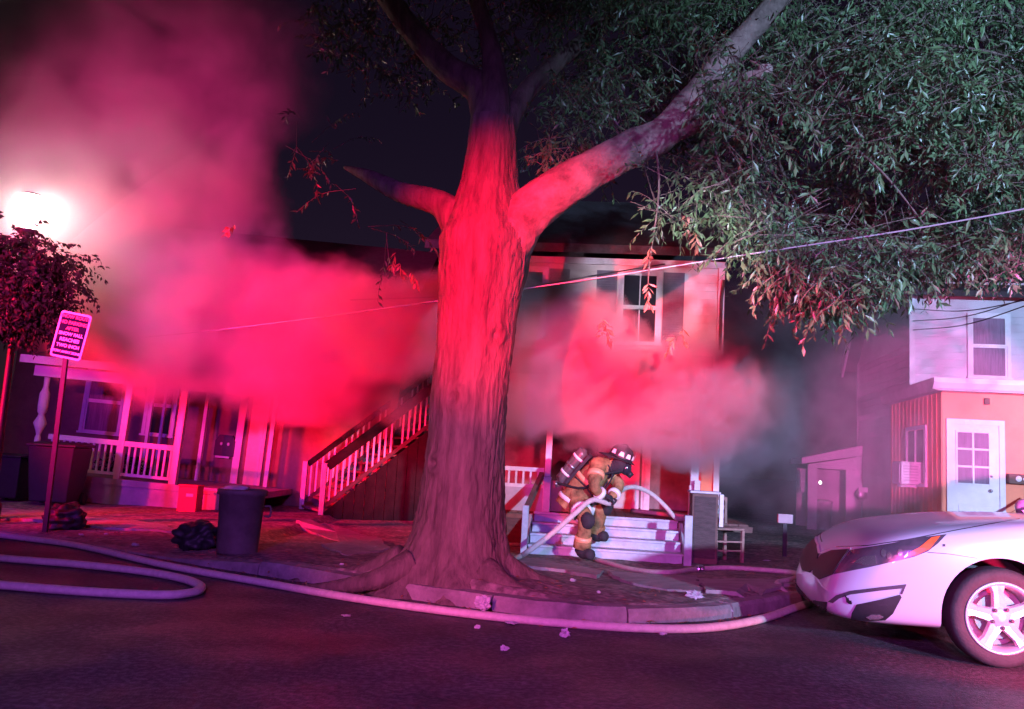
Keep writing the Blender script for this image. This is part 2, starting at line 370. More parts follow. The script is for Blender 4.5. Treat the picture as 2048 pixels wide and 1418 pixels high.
# trunk with root flare: built as rings so that the foot can spread unevenly
cen = [(905,1185,0),(907,1150,0),(913,1100,0),(920,1040,0),(926,960,0),(932,880,0),(940,780,0),(950,690,0),(957,610,0),(966,540,0),(972,480,0),(975,430,0),(980,360,0),(984,300,0),(986,240,0)]
wid = [0.70,0.58,0.465,0.41,0.375,0.36,0.362,0.368,0.385,0.425,0.435,0.35,0.27,0.24,0.22]
pts = [T(*c) for c in cen]; path = spline(pts, 16); m = MB(); n = 150; k = len(path)
for i, c in enumerate(path):
    t = i/(k-1)*(len(wid)-1); j = min(int(t), len(wid)-2); r = wid[j] + (wid[j+1]-wid[j])*(t-j)
    foot = max(0, 1 - c.z/0.75)
    for a in range(n):
        th = 2*math.pi*a/n
        lob = foot**1.5 * (0.10*math.cos(5*th + 0.6) + 0.09*math.cos(3*th + 2.0) + 0.05*math.cos(8*th))
        v = Vector((math.cos(th), math.sin(th), 0))
        q = 0.05*noise.noise(Vector((v.x*2.2, v.y*2.2, c.z*0.7)))
        wv = .35*noise.noise(Vector((v.x*3, v.y*3, c.z*2.0)))
        f1 = abs(noise.noise(Vector(((v.x + wv)*9, (v.y + wv)*9, c.z*1.5))))
        f2 = abs(noise.noise(Vector((v.x*21 + 7, v.y*21, c.z*3.6))))
        q += .036*min(1, f1*3.0) + .026*min(1, f2*2.6) - .04 + .012*noise.noise(Vector((v.x*40, v.y*40, c.z*14)))
        for (ka, kz, ks) in ((-1.9, 1.75, .13), (-1.0, 2.35, .10), (-2.3, 1.15, .09)):      # old knots where branches were lost
            dd = math.hypot(((th - ka + math.pi) % (2*math.pi) - math.pi)*r, c.z - kz)/ks
            q += .09*math.exp(-(dd-.7)**2*5) - .07*math.exp(-dd*dd*5)
        m.v.append(tuple(c + v*r*(1 + lob + q)))
m.f = [(i*n + j, i*n + (j+1) % n, (i+1)*n + (j+1) % n, (i+1)*n + j) for i in range(k-1) for j in range(n)]; m.mi = [0]*len(m.f)
trunk = m.build('trunk', 'bark', tree, smooth=True)
for (pp, rr) in (([(-.35,-.3,.28),(-.62,-.42,.14),(-.95,-.42,.06),(-1.35,-.3,.0)], (.12,.09,.06,.02)), ([(.3,-.38,.26),(.55,-.55,.13),(.85,-.62,.07),(1.25,-.5,.0)], (.12,.085,.055,.02)),
                 ([(.42,-.05,.24),(.75,.0,.1),(1.1,.15,.03),(1.5,.35,-.05)], (.16,.12,.07,.03)), ([(-.45,.0,.24),(-.8,.1,.1),(-1.2,.2,.03),(-1.6,.1,-.04)], (.16,.11,.07,.03))):
    limb('root', [Vector((TREE.x*0 + a, b, c)) for a, b, c in pp], list(rr), n=16, rough=.12)
limb('limb', [T(975,530), T(1015,470,-.05), T(1062,420,-.1), T(1180,342,-.2), T(1260,298,-.28), T(1332,262,-.35), T(1405,175,-.45), T(1470,95,-.6), T(1560,-5,-.8), T(1640,-120,-1.0)],
     [0.31,0.285,0.225,0.182,0.168,0.160,0.125,0.115,0.10,0.085], 'bark_mid', 56, 0.10, 16)
limb('limb', [T(925,455), T(880,408,.1), T(800,384,.3), T(735,352,.6), T(690,335,1.0)], [0.2,0.13,0.10,0.07,0.02])
limb('limb', [T(985,260), T(960,180,.2), T(900,140,.3), T(840,80,.4), T(775,-5,.5), T(700,-120,.8)], [0.2,0.16,0.14,0.12,0.11,0.08])
limb('limb', [T(985,260), T(988,150,.1), T(975,70,.2), T(945,-30,.3), T(930,-150,.5)], [0.19,0.12,0.085,0.08,0.06])
limb('limb', [T(988,300), T(1040,200,.3), T(1120,120,.7), T(1240,20,1.0), T(1340,-100,1.3)], [0.15,0.11,0.09,0.08,0.06])
limb('limb', [T(1300,278,-.3), T(1420,240,-.5), T(1560,180,-.7), T(1720,120,-.6), T(1880,40,-.3), T(2000,100,0)], [0.10,0.075,0.06,0.05,0.04,0.03])
limb('limb', [T(1405,175,-.45), T(1520,150,-.9), T(1530,130,-.95)], [0.075,0.055,0.06], 'bark_pale')
branch_ends = []
def twigline(pts, r0=0.018): limb('branch', [T(*p) for p in pts], [r0, r0*0.7, r0*0.3], 'bark', 6, 0.02, 5)
twigline([(1560,180,-.7),(1650,250,-1.0),(1760,340,-1.3),(1850,450,-1.4)]); twigline([(1720,120,-.6),(1830,90,-1),(1960,100,-1.3),(2070,130,-1.4)])
twigline([(1480,250,-.5),(1580,230,-1.0),(1700,200,-1.4),(1780,190,-1.5)], .014); twigline([(1880,40,-.3),(1850,280,-.6),(1900,380,-1)], .016)
twigline([(1420,240,-.5),(1440,330,-.8),(1500,420,-1)]); twigline([(1310,280,-.35),(1318,380,-.5),(1300,520,-.55),(1296,570,-.6)], .013)
twigline([(1560,180,-.7),(1560,330,-.2),(1640,470,.2),(1690,590,.3)], .02); twigline([(1880,40,-.3),(1960,260,.3),(1990,480,.5),(2030,590,.5)], .02)

# ---- crown: thousands of narrow leaves on hanging twigs
LV = []; LF = []; TW = []
def leaf(p, d, L, W, roll):
    d = d.normalized(); s = d.cross(Vector((0, 0, 1)))
    if s.length < 1e-3: s = Vector((1, 0, 0))
    s.normalize(); s = Matrix.Rotation(roll, 3, d) @ s; nrm = s.cross(d)
    b = len(LV); q = p + d*L*0.5 - nrm*L*0.06
    LV.extend([p, q + s*W*0.5, p + d*L - nrm*L*0.2, q - s*W*0.5]); LF.append((b, b+1, b+2, b+3))
def spray(p, d, length, n, L=0.085, W=0.021):
    d = d.normalized(); p = p.copy(); step = length/n; tw = [p - d*.22, p.copy()]
    for i in range(n):
        d = (d + Vector((random.gauss(0, .10), random.gauss(0, .10), -0.10 + random.gauss(0, .06)))).normalized()
        p = p + d*step; tw.append(p.copy())
        for sgn in (-1, 1):
            side = d.cross(Vector((random.gauss(0, .5), random.gauss(0, .5), 1))).normalized()
            dl = d*0.55 + side*sgn*0.75 + Vector((0, 0, -0.35)) + Vector((random.gauss(0,.25), random.gauss(0,.25), random.gauss(0,.25)))
            kk = random.choice((.6,.8,1,1,1.25)); leaf(p, dl, L*kk*random.uniform(.85,1.15), W*kk*random.uniform(.9,1.4), random.uniform(-1.4, 1.4))
    TW.append(tw[::2] + [tw[-1]])
def inside(p, poly):
    c = False; x, y = p
    for (x0, y0), (x1, y1) in zip(poly, poly[1:] + poly[:1]):
        if (y0 > y) != (y1 > y) and x < (x1-x0)*(y-y0)/(y1-y0) + x0: c = not c
    return c
def fill(poly, d0, d1, count, thr=-0.15, sc=1.3, n=7, length=0.42, seed=0.0, L=0.085, W=0.021):
    xs = [p[0] for p in poly]; ys = [p[1] for p in poly]; k = 0; tries = 0
    while k < count and tries < count*25:
        tries += 1
        x, y = random.uniform(min(xs), max(xs)), random.uniform(min(ys), max(ys))
        if not inside((x, y), poly): continue
        p = T(x, y, random.uniform(d0, d1))
        if noise.noise(p*sc + Vector((seed, 0, 0))) < thr: continue
        spray(p, Vector((random.gauss(0,1), random.gauss(0,1), random.gauss(-.35,.5))), length*random.uniform(.6,1.3), n, L, W); k += 1
fill([(1420,-40),(2120,-40),(2120,540),(2030,545),(1950,505),(1850,525),(1760,565),(1700,605),(1610,580),(1520,560),(1470,480),(1400,380),(1360,280),(1400,120)], -1.6, 1.0, 2300, 0.02, 1.5, seed=1)
fill([(1640,60),(2120,20),(2120,330),(1980,380),(1880,300),(1820,200),(1700,140)], -1.7, -0.4, 560, 0.05, 1.7, seed=5)
fill([(1500,420),(1900,420),(2100,480),(2060,505),(1900,515),(1740,560),(1690,625),(1560,570)], -0.3, 1.2, 700, 0.0, 1.9, seed=9)
fill([(1040,-60),(1480,-60),(1420,180),(1340,300),(1250,250),(1120,200)], -0.4, 2.0, 700, 0.0, 1.4, seed=3)
fill([(1240,330),(1420,300),(1460,400),(1420,470),(1300,430)], -0.8, -0.2, 26, -0.3, seed=4)
fill([(1060,200),(1280,260),(1180,330),(1080,330)], 0.3, 1.4, 60, -0.1, seed=6)
fill([(560,-60),(1040,-60),(1050,160),(800,200),(640,100)], 0.6, 2.5, 240, 0.05, seed=7)
fill([(740,440),(860,450),(850,520),(770,530)], 0.6, 1.4, 5, -0.05, seed=8)
fill([(590,220),(730,290),(745,385),(650,390),(585,310)], .5, 1.5, 12, -0.1, seed=13)
# the crown goes on above and beside the picture
fill([(-300,-900),(2900,-900),(2900,-60),(-300,-60)], -1.5, 2.5, 900, -0.1, 0.9, n=6, length=.5, seed=11)
fill([(2120,-60),(2900,-60),(2900,560),(2120,600)], -1.5, 1.5, 420, -0.1, 1.0, n=6, seed=12)
tm = MB()
for tw in TW: tm.tube(tw, [.0036 - .0026*i/len(tw) for i in range(len(tw))], 3, cap=False)
tag(tm.build('twigs', 'bark', tree), kind='stuff')
me = bpy.data.meshes.new('crown'); me.from_pydata([tuple(v) for v in LV], [], LF); me.materials.append(MATS['leaf_green']); me.update()
crown = bpy.data.objects.new('crown', me); COL.objects.link(crown); crown.parent = tree; tag(crown, kind='stuff')
# a few sprays of dead brown leaves hanging low
LV = []; LF = []
for (x, y, d) in ((1470,310,-.9),(1375,420,-.6),(1390,450,-.6),(1302,490,-.55),(1298,560,-.6),(1205,632,.2),(1210,645,.2),(1358,665,.1),(1362,650,.1),(795,500,.5),(800,520,.5),(820,540,.6),(472,445,1.2)):
    spray(T(x, y, d), Vector((random.gauss(0,.3), random.gauss(0,.3), -1)), 0.2, 6, 0.09, 0.026)
me = bpy.data.meshes.new('dead_leaves'); me.from_pydata([tuple(v) for v in LV], [], LF); me.materials.append(MATS['leaf_brown']); me.update()
dl = bpy.data.objects.new('dead_leaves', me); COL.objects.link(dl); dl.parent = tree; tag(dl, kind='stuff')
# ================================================================== HOUSES
def siding(name, parent, x0, x1, z0, z1, y, material, course=0.13, axis='x'):
    """lapped boards: every course leans out 14 mm at its foot"""
    m = MB(); z = z0; t = 0.014
    while z < z1 - 1e-3:
        h = min(course, z1 - z)
        if axis == 'x': m.add([(x0,y-t,z),(x1,y-t,z),(x1,y,z+h),(x0,y,z+h),(x0,y,z),(x1,y,z)], [(0,1,2,3),(0,4,5,1)])
        else: m.add([(y-t,x0,z),(y-t,x1,z),(y,x1,z+h),(y,x0,z+h),(y,x0,z),(y,x1,z)], [(0,3,2,1),(0,1,5,4)])
        z += h
    return m.build(name, material, parent)
def window(parent, x0, x1, z0, z1, y, glass='dark_glass', muntin=True, fr='white_paint', t=0.045, rail=True, split=0.5):
    """double-hung window in a wall facing -y: casing, sashes, panes"""
    m = MB(); w = 0.07
    m.box(x0-w, x0, y-t, y+.02, z0-.03, z1+w).box(x1, x1+w, y-t, y+.02, z0-.03, z1+w).box(x0, x1, y-t, y+.02, z1, z1+w)
    m.box(x0-w-.02, x1+w+.02, y-t-.03, y+.02, z0-.07, z0-.03)
    win = m.build('window', fr, parent)
    zm = z0 + (z1-z0)*split; s = 0.035
    for a, b, dy in ((zm, z1, -0.012), (z0-.03, zm, 0.0)):
        m = MB(); m.box(x0, x0+s, y-.03+dy, y+.01, a, b).box(x1-s, x1, y-.03+dy, y+.01, a, b).box(x0+s, x1-s, y-.03+dy, y+.01, a, a+s).box(x0+s, x1-s, y-.03+dy, y+.01, b-s, b)
        if muntin: m.box((x0+x1)/2-.01, (x0+x1)/2+.01, y-.025+dy, y+.01, a+s, b-s)
        m.build('sash', fr, win)
        xs = ((x0+s, (x0+x1)/2-.01), ((x0+x1)/2+.01, x1-s)) if muntin else ((x0+s, x1-s),)
        for u, v in xs: MB().box(u, v, y-.012+dy, y-.006+dy, a+s, b-s).build('pane', glass, win)
    return win
def shutter(parent, x0, x1, z0, z1, y):
    m = MB(); m.box(x0, x1, y-.035, y+.0, z0, z1)
    sh = m.build('shutter', 'shutter_paint', parent); k = MB(); s = .035
    z = z0 + .05
    while z < z1 - .07:
        k.add([(x0+s,y-.048,z),(x1-s,y-.048,z),(x1-s,y-.036,z+.035),(x0+s,y-.036,z+.035),(x0+s,y-.036,z),(x1-s,y-.036,z)], [(0,1,2,3),(0,4,5,1),(0,3,4),(1,5,2)]); z += .045
    tag(k.build('slat', 'shutter_paint', sh), kind='stuff'); return sh

# ------------------------------------------------------------------ the burning house in the middle
FB = Frame(P(1440, 900, 15.2), -6)
hb = empty('burning_house', FB.o, -6, 'two storey house with smoke pouring from its porch behind the tree', 'house')
yb = 0.0
siding('siding', hb, -5.2, 0, 3.30, 5.05, 0, 'cream_siding', 0.15)
siding('sooty_shaded_siding', hb, -5.2, 0, 0.5, 3.28, 0, 'soot_shade_siding', 0.15)  # lower boards coloured darker to carry the shade of the porch
m = MB(); m.box(-5.2, 0, .02, 7, 0, 5.05); m.build('wall', 'cream_siding', hb)
m = MB(); m.box(-5.2, .02, -.05, -.018, 4.93, 5.05); m.build('frieze_board', 'old_white_paint', hb)
m = MB(); m.prism([(-.42,5.06),(3.5,7.1),(7.4,5.06),(7.4,5.2),(3.5,7.26),(-.42,5.2)], 'x', -5.5, .3)
rf = m.build('roof', 'roof_shingle', hb)
m = MB(); m.box(-5.5, .3, -.46, -.425, 5.04, 5.2); m.build('fascia', 'roof_shingle', rf)
MB().box(-.11, .0, -.06, -.018, 3.30, 4.93).build('corner_board', 'white_paint', hb)
m = MB(); m.tube([FB.yp(1448,560,-.1), FB.yp(1443,600,-.1), FB.yp(1440,700,-.1)], .028, 8); m.build('downpipe', 'dark_wood', hb)
for x0, x1 in ((-1.85,-1.19), (-3.95,-3.29)):
    window(hb, x0, x1, 3.52, 4.78, -.014)
    shutter(hb, x0-.47, x0-.09, 3.45, 4.82, -.015); shutter(hb, x1+.09, x1+.47, 3.45, 4.82, -.015)
# porch
m = MB(); m.box(-4.1, .02, -3.2, -.02, .42, .5); m.build('porch_deck', 'brown_wood', hb)
for i in range(29):
    x = -4.1 + i*.14; MB().box(x+.004, x+.136, -3.24, -.02, .5, .53).build('plank', 'brown_wood', hb) if i < 33 else None
m = MB(); m.prism([(-3.5,2.72),(-.02,3.26),(-.02,3.36),(-3.5,2.82)], 'x', -4.1, -.62); m.build('porch_roof', 'roof_shingle', hb)
m = MB(); m.box(-4.1, -.62, -3.54, -3.503, 2.66, 2.83); m.build('fascia', 'old_white_paint', hb)
m = MB(); m.box(-4.05, -.7, -3.3, -3.16, 2.5, 2.7); m.build('porch_beam', 'old_white_paint', hb)
def turned_post(px_top, px_bot, z0, z1, y, r=.06):
    x = FB.yp(*px_bot, y).x
    m = MB(); m.box(x-r, x+r, y-r, y+r, z0, z0+.5)
    m.box(x-r*.8, x+r*.8, y-r*.8, y+r*.8, z0+.5, z1-.3); m.box(x-r, x+r, y-r, y+r, z1-.3, z1)
    return m.build('porch_post', 'old_white_paint', hb, bevel=.008)
turned_post(None, (1095,960), .53, 2.5, -3.2, .055); turned_post(None, (1388,970), .53, 2.5, -3.2, .07); turned_post(None, (935,960), .53, 2.5, -3.2, .06)
x0 = FB.yp(1404,900,-2.2).x
m = MB(); xw = FB.yp(1402,960,-1.6).x; xe = FB.yp(1432,960,-1.6).x
m.box(xw, xe, -1.62, -.02, .54, 2.72); m.build('porch_side_wall', 'salmon_tone', hb)  # red light on this wall is put into its salmon colour
MB().box(xe-.05, xe+.04, -1.68, -1.622, .54, 2.7).build('corner_board', 'white_paint', hb)
# porch rail, left of the steps
xa, xb_ = FB.yp(985,950,-3.18).x, FB.yp(1088,950,-3.18).x
m = MB(); m.box(xa, xb_, -3.22, -3.15, 1.09, 1.15); m.build('handrail', 'old_white_paint', hb)
m = MB(); m.box(xa, xb_, -3.21, -3.16, .86, .91); m.build('bottom_rail', 'old_white_paint', hb)
k = 0; x = xa + .03
while x < xb_ - .02:
    MB().box(x-.014, x+.014, -3.2, -3.17, .91, 1.09).build('baluster', 'old_white_paint', hb); x += .105
MB().box(xa, xb_, -3.215, -3.165, .52, .86).build('skirt_panel', 'grey_wall', hb)
MB().box(-4.1, xb_, -3.19, -3.15, .02, .42).build('skirt_board', 'dark_wood', hb)
# steps
sx0, sx1 = FB.yp(1058,1100,-3.8).x, FB.yp(1362,1100,-3.8).x
for i in range(4):
    z1 = .53 - .1275*i; y1 = -3.245 - .27*i
    MB().box(sx0+.01, sx1-.01, y1-.02, y1-.001, z1-.1275 if i < 3 else -.02, z1-.033).build('riser', 'step_paint', hb)
    MB().box(sx0, sx1, y1-.045, (y1+.2495) if i else y1+.0, z1-.032, z1 + (.003 if i == 0 else 0)).build('tread', 'step_paint', hb, bevel=.006)
for sx in (sx0-.03, sx1+.03):
    m = MB(); m.prism([(-3.25,.0),(-3.25,.5),(-3.45,.5),(-4.28,.1),(-4.28,.0)], 'x', sx-.02, sx+.02); m.build('stringer', 'step_paint', hb)
xn = FB.yp(1375,1080,-4.25).x
MB().box(xn-.05, xn+.05, -4.34, -4.24, -.02, .66).build('newel_post', 'step_paint', hb, bevel=.01)
xn = FB.yp(1050,1060,-4.25).x
MB().box(xn-.04, xn+.04, -4.34, -4.26, -.02, .66).build('newel_post', 'old_white_paint', hb, bevel=.008)
MB().bar((xn, -4.26, .6), (xn+.12, -3.25, 1.05), .06, .09).build('stair_handrail', 'brown_wood', hb)
xn2 = FB.yp(1392,1010,-3.26).x
MB().box(xn2-.04, xn2+.04, -3.36, -3.28, .0, 1.1).build('porch_corner_post', 'old_white_paint', hb)
# front door standing open with its pale inner face, and the frame beside it
d0, d1 = FB.yp(1228,1000,-.9).x, FB.yp(1277,1000,-.9).x
door = MB().box(d0, d1, -.95, -.91, .54, 2.4).build('door', 'old_white_paint', hb)
MB().box(d0+.06, d1-.06, -.958, -.951, .62, 1.02).build('door_panel', 'cream_siding', door)
MB().box(d0+.06, d1-.06, -.958, -.951, 1.1, 1.2).build('door_panel', 'cream_siding', door)
d2 = FB.yp(1292,1000,-.9).x
m = MB(); m.box(d2-.05, d2+.05, -.99, -.88, .54, 2.5).box(d2-.09, d2-.052, -.97, -.9, .54, 2.5); m.build('door_jamb', 'old_white_paint', hb)
MB().box(-3.1, -2.15, -.06, -.02, .54, 2.5).build('doorway_shade_panel', 'black_plastic', hb)  # black panel stands in for the darkness of an open doorway

# ------------------------------------------------------------------ the house on the left with the white porch
FA = Frame(P(560, 900, 17.2), 0)
ha = empty('porch_house', FA.o, 0, 'house with white balustraded porch at the far left, wrapped in smoke', 'house')
ha.rotation_euler = (0, R(2.2), 0)                     # whole house tilted to match the slope of its lines in the image
yq = -2.2
def A(px, py, y=yq): 
    p = FA.yp(px, py, y); c, s_ = math.cos(R(2.2)), math.sin(R(2.2)); return Vector((p.x*c - p.z*s_, p.y, p.x*s_ + p.z*c))
siding('siding', ha, -5.6, 2.2, .35, 4.3, 0, 'red_wall', 0.16)
m = MB(); m.box(-5.6, 2.2, .02, 6, 0, 4.3); m.build('wall', 'red_wall', ha)
m = MB(); m.prism([(-.4,4.25),(3,6.1),(6.4,4.25),(6.4,4.4),(3,6.25),(-.4,4.4)], 'x', -5.8, 2.4); m.build('roof', 'roof_shingle', ha)
zr = A(180, 732).z; xl = A(62, 718).x; zf = A(355, 966).z; zh = A(240, 885).z
m = MB(); m.prism([(yq-.25, zr-.03), (-.02, zr+.55), (-.02, zr+.65), (yq-.25, zr+.06)], 'x', xl, .4); m.build('porch_roof', 'roof_shingle', ha)
m = MB(); m.box(xl-.02, .42, yq-.3, yq-.255, zr-.06, zr+.075); m.build('fascia', 'white_paint', ha)
m = MB(); m.box(xl+.12, .3, yq-.05, yq+.06, zr-.26, zr-.07); m.build('porch_beam', 'white_paint', ha)
m = MB(); m.box(xl+.1, .3, yq-.05, -.02, zf-.14, zf-.03); m.build('porch_deck', 'grey_wall', ha)
m = MB(); m.box(xl+.15, .2, yq-.02, yq+.03, .0, zf-.14); m.build('porch_skirt', 'grey_wall', ha)
for px, w in ((249, .055), (361, .06), (296, .03), (322, .025), (407, .035), (545, .04)):
    x = A(px, 860).x; dy = .0 if px in (249, 361) else 1.9
    x = A(px, 860, yq+dy).x
    MB().box(x-w, x+w, yq+dy-w, yq+dy+w, (zf-.03), zr-.26 + (0.3 if dy else 0)).build('porch_post', 'white_paint', ha, bevel=.006)
# ornate corner post: a square shaft with turned ring and lozenge
x = A(78, 860).x; m = MB(); z = zf
m.lathe([(.05,zf-.03),(.05,zh-.05),(.035,zh),(.06,zh+.08),(.11,zh+.2),(.06,zh+.32),(.05,zh+.36),(.075,zh+.4),(.085,zh+.5),(.085,zh+.72),(.06,zh+.78),(.045,zh+.84),(.05,zr-.27)], 14, Matrix.Translation((x, yq, 0)))
m.build('turned_corner_post', 'white_paint', ha, smooth=True)
xr0, xr1 = A(112, 880).x, A(358, 890).x
m = MB(); m.box(xr0-.12, xr1, yq-.045, yq+.045, zh-.055, zh+.035); m.build('handrail', 'white_paint', ha)
m = MB(); m.box(xr0-.12, xr1, yq-.03, yq+.03, zf+.03, zf+.08); m.build('bottom_rail', 'white_paint', ha)
x = xr0 - .06
while x < xr1 - .05:
    MB().box(x-.016, x+.016, yq-.016, yq+.016, zf+.08, zh-.055).build('baluster', 'white_paint', ha); x += .105
# big pale-curtained window, door, wall lantern
window(ha, A(175,800,-.02).x, A(247,800,-.02).x, A(200,862,-.02).z, zr+.05, -.016, 'curtain_glass', False)
window(ha, A(300,800,-.02).x, A(350,800,-.02).x, A(330,868,-.02).z, zr+.05, -.016, 'dark_glass', False)
d0, d1 = A(508,800,-.02).x, A(542,800,-.02).x
door = MB().box(d0, d1, -.06, -.02, zf-.03, zf+2.02).build('door', 'white_paint', ha)
MB().box(d0+.08, d1-.06, -.068, -.061, zf+.9, zf+1.85).build('door_panel', 'white_paint', door)
MB().box(d0+.08, d1-.06, -.068, -.061, zf+.12, zf+.75).build('door_panel', 'white_paint', door)
x = A(482,860,-.02).x; MB().box(x-.07, x+.07, -.08, -.018, zf-.03, zr+.2).build('pilaster', 'white_paint', ha)
# a round-topped grille window with two bright knobs, on the wall by the door
cx, cz = A(451,890,-.05).x, A(451,890,-.05).z
m = MB(); m.prism([(cx-.2,cz-.22),(cx+.2,cz-.22),(cx+.2,cz+.08),(cx+.13,cz+.2),(cx-.13,cz+.2),(cx-.2,cz+.08)], 'y', -.09, -.018)
g = m.build('wall_vent', 'black_plastic', ha)
for s_ in (-1, 1):
    m = MB(); m.blob((cx+.07*s_, -.1, cz+.02), (.028,.02,.035), 2); m.build('knob', 'white_paint', g, smooth=True)
MB().box(cx-.16, cx+.12, -.11, -.085, cz-.26, cz-.222).build('vent_ledge', 'white_paint', g)

# ------------------------------------------------------------------ open wooden staircase between the two houses
st = G(640, 1040); sdir = Vector((0.88, 0.47, 0)).normalized(); swid = Vector((-sdir.y, sdir.x, 0)); W_ = 1.25
stair = empty('wooden_staircase', st, 0, 'wooden outdoor staircase with pale balusters climbing towards the trunk', 'staircase')
rise, run, N = .175, .21, 12
def S(u, v, z): return sdir*u + swid*v + Vector((0, 0, z))
for i in range(N):
    a = S(i*run, -.02, (i+1)*rise); m = MB()
    q = [S(i*run-.02, .0, 0), S((i+1)*run, .0, 0), S((i+1)*run, W_, 0), S(i*run-.02, W_, 0)]
    m.add([p + Vector((0,0,(i+1)*rise-.04)) for p in q] + [p + Vector((0,0,(i+1)*rise)) for p in q], [(3,2,1,0),(4,5,6,7),(0,1,5,4),(1,2,6,5),(2,3,7,6),(3,0,4,7)])
    m.build('tread', 'red_wall' if i == 0 else 'brown_wood', stair)
L_ = N*run
# solid boarded side under the near rail, board by board
nb = 13
for i in range(nb):
    u0, u1 = L_*i/nb + .006, L_*(i+1)/nb - .006
    m = MB(); zt0, zt1 = (u0/run)*rise - .02 + .12, (u1/run)*rise - .02 + .12
    q = [(u0,-.02,0.0),(u1,-.02,0.0),(u1,-.02,zt1),(u0,-.02,zt0)]
    m.add([S(*p) for p in q] + [S(u, -.045, z) for u, _, z in q], [(0,1,2,3),(7,6,5,4),(0,4,5,1),(1,5,6,2),(2,6,7,3),(3,7,4,0)])
    m.build('side_board', 'stair_side', stair)
for v, hw in ((-.03, .17), (W_+.03, .1)):
    a, b = S(.05, v, .95), S(L_+.35, v, .95 + (L_+.3)/run*rise)
    MB().bar(a, b, .05, hw).build('handrail', 'stair_side', stair)
    MB().bar(S(.05, v, .25), S(L_+.35, v, .25 + (L_+.3)/run*rise), .045, .07).build('bottom_rail', 'dark_wood', stair)
    nbal = 25
    for i in range(nbal):
        u = .12 + (L_+.2)*i/nbal; z = (u/run)*rise
        if i % 6 == 5: continue
        MB().bar(S(u, v, .27+z-.05), S(u, v, .95+z-.09), .032, .032, (1,0,0)).build('baluster', 'white_paint', stair)
    for u in (.0, L_+.32):
        z = (u/run)*rise
        MB().bar(S(u, v, 0), S(u, v, 1.0+z), .085, .085, (1,0,0)).build('newel_post', 'old_white_paint' if u == 0 else 'dark_wood', stair)
q = [S(L_, -.06, 0), S(L_+1.3, -.06, 0), S(L_+1.3, W_+.06, 0), S(L_, W_+.06, 0)]; m = MB(); zl = N*rise
m.add([p + Vector((0,0,zl-.09)) for p in q] + [p + Vector((0,0,zl)) for p in q], [(3,2,1,0),(4,5,6,7),(0,1,5,4),(1,2,6,5),(2,3,7,6),(3,0,4,7)]); m.build('landing', 'brown_wood', stair)
for u, v in ((L_+.1, -.02), (L_+.5, -.02), (L_+1.25, -.02), (L_+1.25, W_), (L_+.1, W_)):
    MB().bar(S(u, v, 0), S(u, v, zl-.09), .07, .07, (1,0,0)).build('landing_post', 'old_white_paint', stair)

# ------------------------------------------------------------------ the house on the right with the salmon entry porch
FC = Frame(P(1820, 900, 17), -9)
hc = empty('gabled_house', FC.o, -9, 'pale two storey house with salmon entry porch behind the white car', 'house')
siding('siding', hc, 0, 7, .3, 5.35, 0, 'lilac_siding', 0.15)
siding('side_siding', hc, 0, 4.2, .3, 4.2, 0, 'side_siding', 0.15, axis='y')
m = MB(); m.prism([(.02,0),(4.2,0),(4.2,4.2),(2.0,6.3),(.02,5.2)], 'x', .02, 7); m.build('wall', 'side_siding', hc)
MB().box(-.02, .08, -.05, -.018, .3, 5.3).build('corner_board', 'white_paint', hc)
MB().box(-.02, .03, 4.12, 4.22, .3, 4.15).build('corner_board', 'old_white_paint', hc)
m = MB(); m.prism([(-.35,4.98),(2.0,6.4),(4.45,3.98),(4.45,4.1),(2.0,6.53),(-.35,5.1)], 'x', -.3, 7.3); rf = m.build('roof', 'roof_shingle', hc)
for a, b in (((-.38,4.93),(2.0,6.37)), ((2.0,6.37),(4.48,3.9))):
    m = MB(); m.bar((-.33, *a), (-.33, *b), .05, .24, (0,0,1)); m.build('rake_board', 'white_paint', rf)
x0, x1 = FC.yp(1941,690,0).x, FC.yp(2012,690,0).x
window(hc, x0, x1, FC.yp(1975,752,0).z, FC.yp(1975,634,0).z, -.015, 'curtain_glass', False)
window(hc, x0+3.0, x1+3.0, FC.yp(1975,752,0).z, FC.yp(1975,634,0).z, -.015, 'curtain_glass', False)
# enclosed entry porch
py_ = -3.0; xp0 = FC.yp(1885,900,py_).x; xp1 = xp0 + 3.4; zt = FC.yp(1885,783,py_).z
FLOOR = .42
MB().box(xp0, xp1, py_, -.02, .05, zt).build('porch_wall', 'salmon_tone', hc)
m = MB(); e = .16
m.prism([(py_-.2,zt),(-.018,zt),(-.018,zt+.3),(py_-.2,zt+.14)], 'x', xp0-e, xp1+.1); m.build('porch_roof', 'old_white_paint', hc)
m = MB(); m.prism([(py_-.205,zt+.01),(py_-.24,zt+.03),(py_-.3,zt+.12),(py_-.3,zt+.2),(py_-.205,zt+.2)], 'x', xp0-e-.06, xp1+.1); m.build('cornice', 'white_paint', hc)
m = MB(); m.prism([(xp0-e-.004,zt+.02),(xp0-e-.06,zt+.14),(xp0-e-.06,zt+.2),(xp0-e-.004,zt+.2)], 'y', py_-.2, -.02); m.build('side_cornice', 'old_white_paint', hc)
for i in range(13):
    y = py_ + .03 + i*.235
    MB().box(xp0-.014, xp0-.002, y-.018, y+.018, .06, zt-.01).build('batten', 'salmon_tone', hc)
